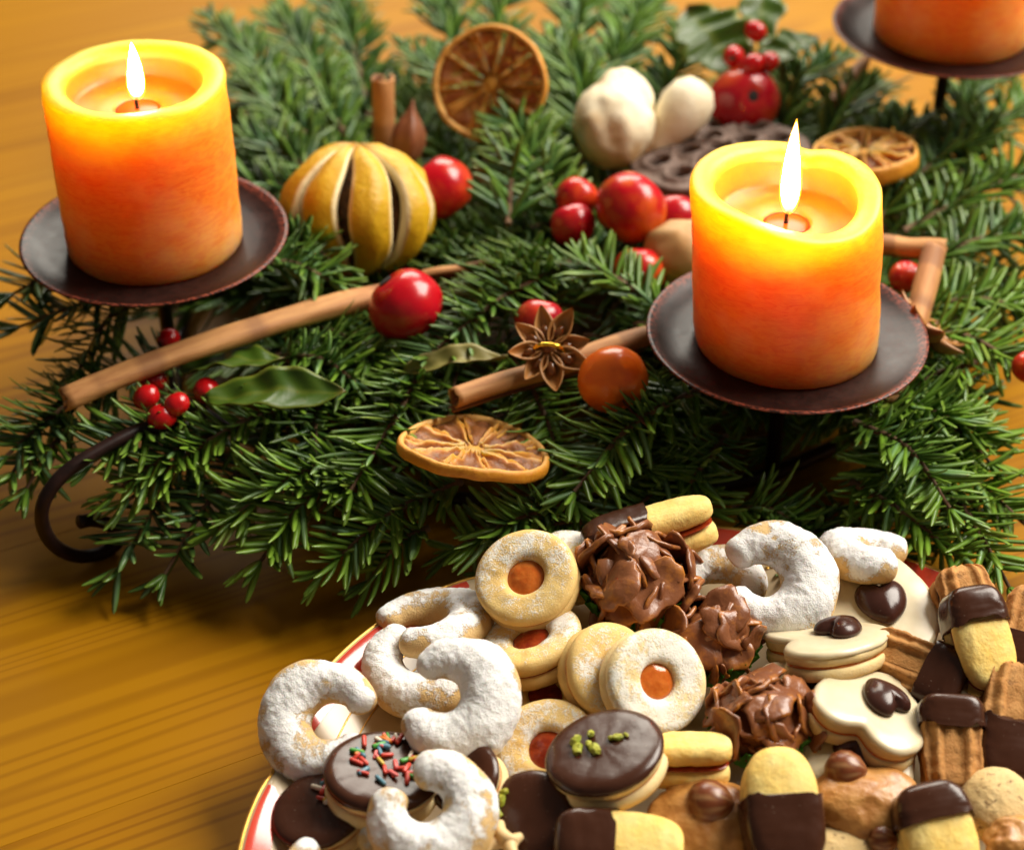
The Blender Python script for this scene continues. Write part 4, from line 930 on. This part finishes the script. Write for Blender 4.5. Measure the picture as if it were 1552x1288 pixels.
def choc_cookie(name, px, py, z, Rpx, n, label, seed=1, toppings=(), T=.5, mat='shortpale', a=0):
    c = P(px, py, z); R = Rpx / ppc(c); t = thing(name, TM(c, frame(n, a)), label, "cookie", "chocolate topped round cookies")
    disc_mesh(R, T, seed, brown=.3).build("bottom_biscuit", M[mat], t, TM((0, 0, -T - .07)))
    mb = MB(); lathe(mb, [(R * .92, -.08), (R * .96, -.02), (R * .92, .05)], 50); mb.build("jam_layer", M['jam'], t)
    disc_mesh(R, T, seed + 5, brown=.3).build("top_biscuit", M[mat], t)
    choc_cap(R, T, seed).build("chocolate_glaze", M['choc'], t)
    return t, R, T + .10
def pistachio(t, R, zt, spots):
    for k, (x, y, s) in enumerate(spots):
        v, f = lump(.20 * s, .13 * s, .11 * s, .35, 2, k + 3, 12, 8, .8)
        MB().add(v, f).build("pistachio_piece", M['pist'], t, TM((x * R, y * R, zt + .08), Matrix.Rotation(rnd.uniform(0, 3), 3, 'Z') @ Matrix.Rotation(rnd.uniform(-.5, .5), 3, 'Y')), smooth=False)
t, R, zt = choc_cookie("pistachio_cookie", 920, 1152, 4.0, 90, (-.26, .10, .95), "dark chocolate round cookie topped with green pistachio bits", 31)
pistachio(t, R, zt, [(-.45, .22, 1.1), (-.42, .02, 1.2), (-.18, .33, .9), (-.12, -.08, 1.25), (-.22, .08, .8), (.28, .10, .9), (.16, .12, .6), (.42, .12, .5)])
t, R, zt = choc_cookie("pistachio_cookie", 808, 1240, 2.7, 68, (-.25, -.35, .9), "dark chocolate round cookie in shade with green bits at its left edge", 32)
pistachio(t, R, zt, [(-.62, .30, 1.0), (-.72, .05, 1.2), (-.55, .5, .8)])
t, R, zt = choc_cookie("chocolate_cookie", 712, 1185, 3.1, 56, (-.45, -.25, .85), "small chocolate cookie standing behind the front crescent", 33)
def sprinkle_mesh(key, k):
    mb = MB(); L = .30; prof = [(.0, -L / 2), (.035, -L / 2), (.05, -L / 2 + .03), (.05, L / 2 - .03), (.035, L / 2), (.0, L / 2)]; lathe(mb, prof, 8); return mb.mesh("sprinkle", M['s_' + key])
SPM = {k: sprinkle_mesh(k, 0) for k in ('red', 'pink', 'green', 'yellow', 'blue', 'orange', 'white')}
def sprinkles(t, R, zt, n, cx, cy_, rad, seed):
    r_ = random.Random(seed)
    for k in range(n):
        a = r_.uniform(0, 6.28); q = rad * math.sqrt(r_.random()); x, y = cx + q * math.cos(a), cy_ + q * math.sin(a)
        if x * x + y * y > .72: continue
        m = TM((x * R, y * R, zt + .05 + .05 * r_.random()), Matrix.Rotation(r_.uniform(0, 6.28), 3, 'Z') @ Matrix.Rotation(math.pi / 2 + r_.uniform(-.2, .2), 3, 'Y'))
        link("sprinkle", SPM[r_.choice(['red', 'red', 'pink', 'green', 'yellow', 'blue', 'orange', 'white', 'red'])], t, m @ Matrix.Scale(r_.uniform(1.2, 1.7), 4))
t, R, zt = choc_cookie("sprinkle_cookie", 580, 1182, 3.1, 88, (.05, .12, 1), "chocolate cookie with bright sugar sprinkles between the left crescents", 34)
sprinkles(t, R, zt, 44, .05, .15, .62, 3)
t, R, zt = choc_cookie("sprinkle_cookie", 488, 1238, 2.2, 72, (-.18, .0, .95), "chocolate cookie with few sprinkles lying on the plate rim", 35)
sprinkles(t, R, zt, 16, .35, .35, .4, 5)

def pillow(L, W, T, nx=48, nt=64, p=3.0, q=2.4, seed=0, amp=.03, x0=None, x1=None, off=0.0, zc=0.0, wave=0.0, brown=0.0, ridge=0.0, closeend=True, flat=1.0):
    """rounded finger along x; x0..x1 keeps only a stretch of it (a coat of chocolate)"""
    xa = -L / 2 if x0 is None else x0; xb = L / 2 if x1 is None else x1; rl = []; cs = []
    u = np.linspace(0, 1, nx); ph = np.linspace(0, 2 * np.pi, nt, endpoint=False)
    cph, sph_ = np.sign(np.cos(ph)) * np.abs(np.cos(ph)) ** (2 / q), np.sign(np.sin(ph)) * np.abs(np.sin(ph)) ** (2 / q)
    for k in range(nx):
        x = xa + (xb - xa) * (.5 - .5 * math.cos(math.pi * u[k]))
        X = np.full(nt, x)
        if wave and x0 is not None: X = X + (1 - u[k]) * wave * (fbm(np.stack([np.cos(ph), np.sin(ph), ph * 0], 1), 1.8, seed + 3) - .5) * 2
        if wave and x1 is not None: X = X + u[k] * wave * (fbm(np.stack([np.cos(ph), np.sin(ph), ph * 0], 1), 1.8, seed + 3) - .5) * 2
        e = np.maximum(1 - np.minimum(np.abs(2 * X / (L + .002)), 1) ** p, 1e-5) ** (1 / p); e2 = np.maximum(1 - np.minimum(np.abs(2 * X / (L + .002)), 1) ** (p * 1.6), 1e-5) ** (1 / (p * 1.2))
        g = np.stack([X, cph * W / 2, sph_ * T / 2], 1); nz_ = (fbm(g, 1.0, seed) - .5) * 2 * amp + (fbm(g, 4, seed + 2) - .5) * amp * 1.5
        rg = ridge * np.cos(cph * W * 6.5) * (np.abs(sph_) > .5)
        y = cph * (W / 2 * e + off + nz_); z = sph_ * (T / 2 * e2 * flat + off + nz_ + rg) + zc
        Xo = X * (1 + 2 * off / L); rl.append(np.stack([Xo, y, z], 1)); b = brown * sstep(.5, 1, np.abs(cph)) * np.ones(nt); cs.append(np.column_stack([b * 0, b + .3 * brown * (1 - e), b * 0]))
    mb = MB(); mb.rings(rl, c=np.concatenate(cs)); return mb
def finger(px, py, z, Lpx, Wpx, Tpx, n, a, label, dip=-1, dipx=0.0, seed=1, mat='yellow', jam='redjam', name="dipped_finger_cookie", ridge=0.0, p=3.0, q=2.4, group="half dipped finger cookies", amp=.035):
    """dip +1: chocolate from dipx*L to the +x end, -1: the -x end, 0: none"""
    c = P(px, py, z); s = 1 / ppc(c); L, W, T = Lpx * s, Wpx * s, Tpx * s; t = thing(name, TM(c, frame(n, a)), label, "cookie", group)
    pillow(L, W, T * .52, p=p, q=q, seed=seed, amp=amp, brown=.25, ridge=ridge).build("lower_biscuit", M[mat], t, TM((0, 0, -T * .26)))
    pillow(L, W, T * .52, p=p, q=q, seed=seed + 3, amp=amp, brown=.25, ridge=ridge).build("upper_biscuit", M[mat], t, TM((.03, .02, T * .26)))
    pillow(L * .96, W * .93, .16, p=p, q=2, seed=seed, amp=.02).build("filling", M[jam], t)
    if dip:
        mb = pillow(L, W, T * 1.06, p=p + .4, q=max(q, 4.5), seed=seed + 8, amp=.03, off=.15 if ridge else .09, wave=.24, **({'x0': dipx * L} if dip > 0 else {'x1': dipx * L}))
        mb.build("chocolate_dip", M['choc'], t)
    return t
finger(986, 812, 4.6, 200, 74, 80, (-.28, .25, 1), 17, "butter finger sandwich, left half dipped in chocolate, at plate's back", -1, .0, 41)
finger(1042, 1152, 3.6, 130, 66, 78, (.0, .25, 1), 2, "small undipped butter sandwich beside the pistachio cookie", 0, 0, 42)
finger(938, 1282, 3.1, 190, 92, 80, (0, -.38, .93), -6, "butter finger at bottom centre with chocolate left half", -1, -.04, 43)
finger(1183, 1228, 3.7, 182, 114, 80, (.05, -.52, .85), 92, "upright butter finger with chocolate lower half beside the hazelnut biscuits", -1, .10, 44, p=2.6)
finger(1420, 1266, 3.2, 150, 112, 80, (.0, -.5, .86), 102, "short butter finger with dark chocolate cap at bottom right", 1, .10, 45, p=2.6)
finger(1484, 972, 4.7, 158, 88, 74, (.10, -.55, .84), 98, "butter finger with chocolate tip on top of brown biscuits at right", 1, .13, 46)
bk = dict(mat='brown', jam='choc', name="ridged_spice_biscuit", ridge=.09, p=5, q=3.4, group="brown ridged biscuits dipped in chocolate", amp=.09)
finger(1468, 930, 3.4, 135, 84, 70, (.1, -.45, .9), 98, "ridged brown biscuit standing behind the chocolate-tipped butter finger", -1, -.2, 47, **bk)
finger(1390, 1020, 3.3, 150, 92, 84, (-.30, -.35, .85), -30, "brown biscuit chunk with chocolate end right of the glazed hearts", 1, .12, 48, **bk)
finger(1440, 1134, 3.2, 140, 88, 74, (-.05, -.5, .86), 88, "brown biscuit with chocolate top standing in front of the hearts", 1, .18, 49, **bk)
finger(1532, 1098, 3.4, 175, 90, 76, (-.05, -.45, .88), 82, "long brown biscuit with chocolate lower half at right picture edge", -1, -.02, 50, **bk)
finger(1552, 960, 3.4, 130, 70, 70, (-.2, -.4, .88), 80, "brown biscuit cut by right edge behind the butter finger", -1, -.1, 51, **bk)

def heart_r(th, k=1.0):
    # star-shaped heart outline, notch along +x
    th = (th + np.pi) % (2 * np.pi) - np.pi; a = np.abs(th)
    return 1.0 - .36 * np.exp(-(a / .34) ** 2) + .10 * np.exp(-((a - .85) / .5) ** 2) - .06 * np.exp(-((a - 2.1) / .5) ** 2) + .14 * np.exp(-((a - np.pi) / .30) ** 2)
def heart_slab(R, prof, seed=0, n=96, amp=.02):
    th = np.linspace(0, 2 * np.pi, n, endpoint=False); h = heart_r(th); rl = []; cs = []
    for ins, z, b in prof:
        rr = np.maximum(R * h - ins, .01) if ins < R * .35 else R * h * max(1 - ins / R, .01); p = np.stack([np.cos(th) * rr, np.sin(th) * rr, np.full(n, z)], 1); p[:, 2] += (fbm(p, 1.4, seed) - .5) * 2 * amp
        p[:, :2] *= (1 + (fbm(p, 1.6, seed + 4) - .5) * 2 * amp)[:, None]
        rl.append(p); cs.append(np.tile((0, b, 0), (n, 1)))
    mb = MB(); mb.rings(rl, c=np.concatenate(cs)); return mb
def heart(px, py, z, Rpx, n, a, label, seed=1, hs=.40, hoff=(0, 0), ha=0):
    c = P(px, py, z); R = Rpx / ppc(c); t = thing("heart_cookie", TM(c, frame(n, a)), label, "cookie", "white glazed heart cookies")
    T = .40; bis = [(R * .98, 0, .4), (R * .5, 0, .4), (.05, 0, .5), (0, .1, .5), (0, T - .1, .2), (.05, T, .2), (R * .5, T, .2), (R * .98, T, .2)]
    heart_slab(R, bis, seed).build("lower_biscuit", M['shortpale'], t, TM((0, 0, -T - .42)))
    heart_slab(R * .95, [(R * .9, 0, 0), (.05, 0, 0), (0, .06, 0), (.05, .14, 0), (R * .9, .14, 0)], seed).build("jam_layer", M['jam'], t, TM((0, 0, -.44)))
    heart_slab(R * .99, [(R * .98, 0, .4), (R * .5, 0, .4), (.05, 0, .5), (0, .08, .5), (0, .26, .2), (.05, .3, .2), (R * .5, .3, .2), (R * .98, .3, .2)], seed + 2).build("upper_biscuit", M['shortpale'], t, TM((0, 0, -.31)))
    heart_slab(R * 1.01, [(.10, -.02, 0), (.0, .02, 0), (0, .10, 0), (.06, .19, 0), (.18, .245, 0), (R * .4, .26, 0), (R * .7, .26, 0), (R * .98, .26, 0)], seed + 4).build("white_glaze", M['glaze'], t, TM((0, 0, -.04)))
    r = R * hs; prof = [(.10, 0, 0), (.0, .10, 0)] + [(r * (1 - math.cos(q)) * 1.0, .10 + r * .58 * math.sin(q), 0) for q in np.linspace(.15, 1.5, 10)]
    heart_slab(r, prof, seed + 6, 64, .01).build("chocolate_heart", M['choc2'], t, TM((hoff[0] * R, hoff[1] * R, .20), Matrix.Rotation(math.radians(ha), 3, 'Z')))
    return t
heart(1330, 922, 3.1, 93, (-.05, -.16, 1), -100, "large white glazed heart cookie at plate's back right", 61, .42, (-.05, .05), 205)
heart(1252, 970, 4.0, 90, (-.08, .48, .9), -125, "white glazed heart cookie seen from its side below the big crescent", 62, .40, (-.25, .0), 30)
heart(1235, 1052, 3.2, 86, (0, .0, .97), 100, "white glazed heart cookie lying beneath two other hearts", 63, .46, (.08, -.12), 120)
heart(1322, 1076, 3.9, 88, (.26, .08, .95), -118, "white glazed heart cookie tilted towards the camera, glossy double-lobed chocolate", 64, .42, (-.25, .1), 60)
heart(1305, 1156, 2.9, 84, (0, -.1, .97), 100, "mostly hidden glazed heart cookie above the hazelnut biscuit", 65, .42, (.2, .0), 120)

def nut_mesh(t, loc, R, n, a):
    mb = MB(); prof = [(0, -.85), (.45, -.78), (.82, -.45), (.98, 0), (.92, .4), (.66, .78), (.3, 1.02), (.06, 1.14), (0, 1.15)]; cs = []
    nn = 32; rl = [circ(nn, max(r, 1e-3) * R, z * R) for r, z in prof]
    th = np.linspace(0, 2 * np.pi, nn, endpoint=False)
    for i, (r, z) in enumerate(prof): cs.append(np.column_stack([np.full(nn, sstep(-.45, -.8, z) * .9) + .35 * (np.sin(th * 9 + z * 2) > .75), th * 0, th * 0]))
    mb.rings(rl, c=np.clip(np.concatenate(cs), 0, 1)); mb.build("hazelnut", M['nut'], t, TM(loc, frame(n, a)))
def mound(name, px, py, z, rx, ry, rz, mat, label, seed, nuts=(), f=1.4, amp=.16, n=(0, -.3, .95)):
    c = P(px, py, z); s = 1 / ppc(c); rot = frame(n, 0); t = thing(name, TM(c, rot), label, "cookie", "nut biscuits")
    v, fc = sph(64, 40); k = 1 + (fbm(v, f, seed) - .5) * 2 * amp + (fbm(v, f * 5, seed + 3) - .5) * .08; p = v * k[:, None] * np.array([rx, ry, rz]) * s; p[:, 2] = np.where(p[:, 2] < 0, p[:, 2] * .6, p[:, 2])
    MB().add(p, fc).build("biscuit", M[mat], t)
    for x, y, r in nuts:
        q = P(x, y, z + rz * s * .75); loc = rot.transposed() @ (q - c); nut_mesh(t, loc, r * s, rot.transposed() @ V((.5, -.15, .2)), 0)
    return t
mound("hazelnut_biscuit", 1315, 1222, 2.8, 90, 66, 42, 'caramel', "glazed lumpy brown biscuit with hazelnut between two butter fingers", 71, [(1278, 1168, 33)])
mound("hazelnut_biscuit", 1070, 1252, 2.6, 100, 80, 44, 'caramel', "glazed brown biscuit with hazelnut at bottom centre", 72, [(1072, 1218, 38)])
mound("nut_biscuit", 1512, 1222, 2.9, 60, 62, 36, 'almond', "pale speckled round nut biscuit at bottom right", 73, f=1.2, amp=.08)
mound("nut_biscuit", 1548, 1285, 3.0, 56, 50, 30, 'caramel', "caramel coated nut biscuit in the bottom right corner", 74, f=2.5, amp=.25)
mound("nut_biscuit", 1268, 1290, 2.4, 60, 40, 20, 'almond', "thin beige biscuit edge at the bottom below hazelnut biscuit", 75, [(1335, 1272, 24)], f=1.0, amp=.06)
def cashews():
    c = P(765, 1282, 3.0); s = 1 / ppc(c); t = thing("cashew_cluster", TM(c), "pale nut pieces at bottom edge beside the front crescent", "nuts")
    for k, (x, y, a) in enumerate(((-14, 0, .3), (16, -4, 1.4), (2, 18, 2.2))):
        mb = MB(); pth = smooth_path([(-22 * s, -6 * s, 0), (-8 * s, 6 * s, 0), (8 * s, 6 * s, 0), (22 * s, -6 * s, 0)], 14)
        tube(mb, pth, np.sin(np.linspace(.25, 2.9, 14)) ** .5 * 11 * s, 14); mb.build("nut_piece", M['cashew'], t, TM((x * s, y * s, .1 * k), Matrix.Rotation(a, 3, 'Z')))
cashews()

FL = []
for k in range(7):
    rl = []; n = 26; th = np.linspace(0, 2 * np.pi, n, endpoint=False); q = np.stack([np.cos(th), np.sin(th), th * 0 + k * 5], 1); o = .84 + .85 * (fbm(q, 1.3, k + 20, 4) - .5)
    cs = []
    for r, z, e in ((.02, -.08, 0), (.5, -.08, 0), (.93, -.07, .3), (1.0, 0, 1), (.94, .07, .5), (.65, .08, .2), (.35, .08, 0), (.02, .08, 0)):
        p = np.stack([np.cos(th) * o * r, np.sin(th) * o * r * .8, np.full(n, z)], 1); rr = p[:, 0] ** 2 * (-.28, .22, -.12, -.4, .1, -.2, .35)[k] + p[:, 1] ** 2 * -.2 * (k % 2) ; p[:, 2] += rr + (fbm(p * np.array([1, 1, .1]), 1.6, k + 9) - .5) * .30
        rl.append(p); cs.append(np.tile((e, 0, 0), (n, 1)))
    mb = MB(); mb.rings(rl, c=np.concatenate(cs)); FL.append(mb.mesh("flake", M['flake']))
def cluster(px, py, z, Rpx, n_fl, label, seed, hgt=.8, size=.80):
    c = P(px, py, z); R = Rpx / ppc(c); t = thing("cornflake_cluster", TM(c), label, "cookie", "chocolate cornflake clusters"); r_ = random.Random(seed)
    v, f = lump(R * .62, R * .60, R * .50, .25, 1.3, seed); MB().add(v, f).build("chocolate_core", M['flake'], t)
    for k in range(n_fl):
        a = k * 2.39996 + r_.uniform(-.3, .3); h = 1 - (k + .5) / n_fl * 1.35; h = max(-.45, h); q = math.sqrt(max(0, 1 - h * h))
        d = V((q * math.cos(a), q * math.sin(a), h * hgt)); loc = d * R * r_.uniform(.66, 1.04)
        n = (d + V((r_.uniform(-1, 1), r_.uniform(-1, 1), r_.uniform(-.6, .8))) * .70).normalized()
        link("flake", FL[r_.randrange(7)], t, TM(loc, frame(n, r_.uniform(0, 360))) @ Matrix.Scale(R * size * r_.uniform(.62, 1.0), 4))
    return c, R
def cup(c, R, label, seed):
    mb = MB(); n = 160; th = np.linspace(0, 2 * np.pi, n, endpoint=False); z_ = np.abs(((th * 20 / np.pi) % 2) - 1); fl = .06 * np.cos(th * 40)
    rl = []
    for th_ in (0, .03):
        ks = [(.55, 0, 0), (.62, .02, .3), (.8, .35, .8), (.98, .70, 1.0)]
        for r, z, k in (ks if th_ == 0 else ks[::-1]):
            rr = R * r * (1 + fl * k) - th_; p = np.stack([np.cos(th) * rr, np.sin(th) * rr, th * 0 + z * R + (z_ * .16 * R if k == 1.0 else 0) + (th_ if k == 0 else 0)], 1); rl.append(p)
    mb.rings(rl); mb.build("paper_cup", M['paper'], None, TM(c - V((0, 0, R * .75))), label=label, cat="paper cup", group="green paper cups", smooth=False)
c, R = cluster(962, 885, 4.2, 82, 34, "largest chocolate cornflake cluster beside the topmost ring cookie", 1, .95); cup(c, R * 1.02, "green paper cup under the largest cornflake cluster", 1)
c, R = cluster(1078, 968, 3.4, 68, 26, "small cornflake cluster between the sugared crescent and pale ring cookie", 2, .9); cup(c, R * 1.12, "green paper cup with zigzag edge right of the small cornflake cluster", 2)
c, R = cluster(1152, 1092, 3.5, 74, 30, "cornflake cluster at the middle right beside the tilted glazed heart", 3, .85); cup(c, R * 1.08, "green paper cup peeping out around the cornflake cluster nearest the camera", 3)

# ------------------------------------------------------------------ centimetres to metres
for me in bpy.data.meshes: me.transform(Matrix.Scale(.01, 4))
for o in scene.objects:
    if o.type in ('MESH', 'EMPTY'):
        m = o.matrix_basis.copy(); m.translation = m.translation * .01; o.matrix_basis = m
        if o.type == 'EMPTY': o.empty_display_size = .01
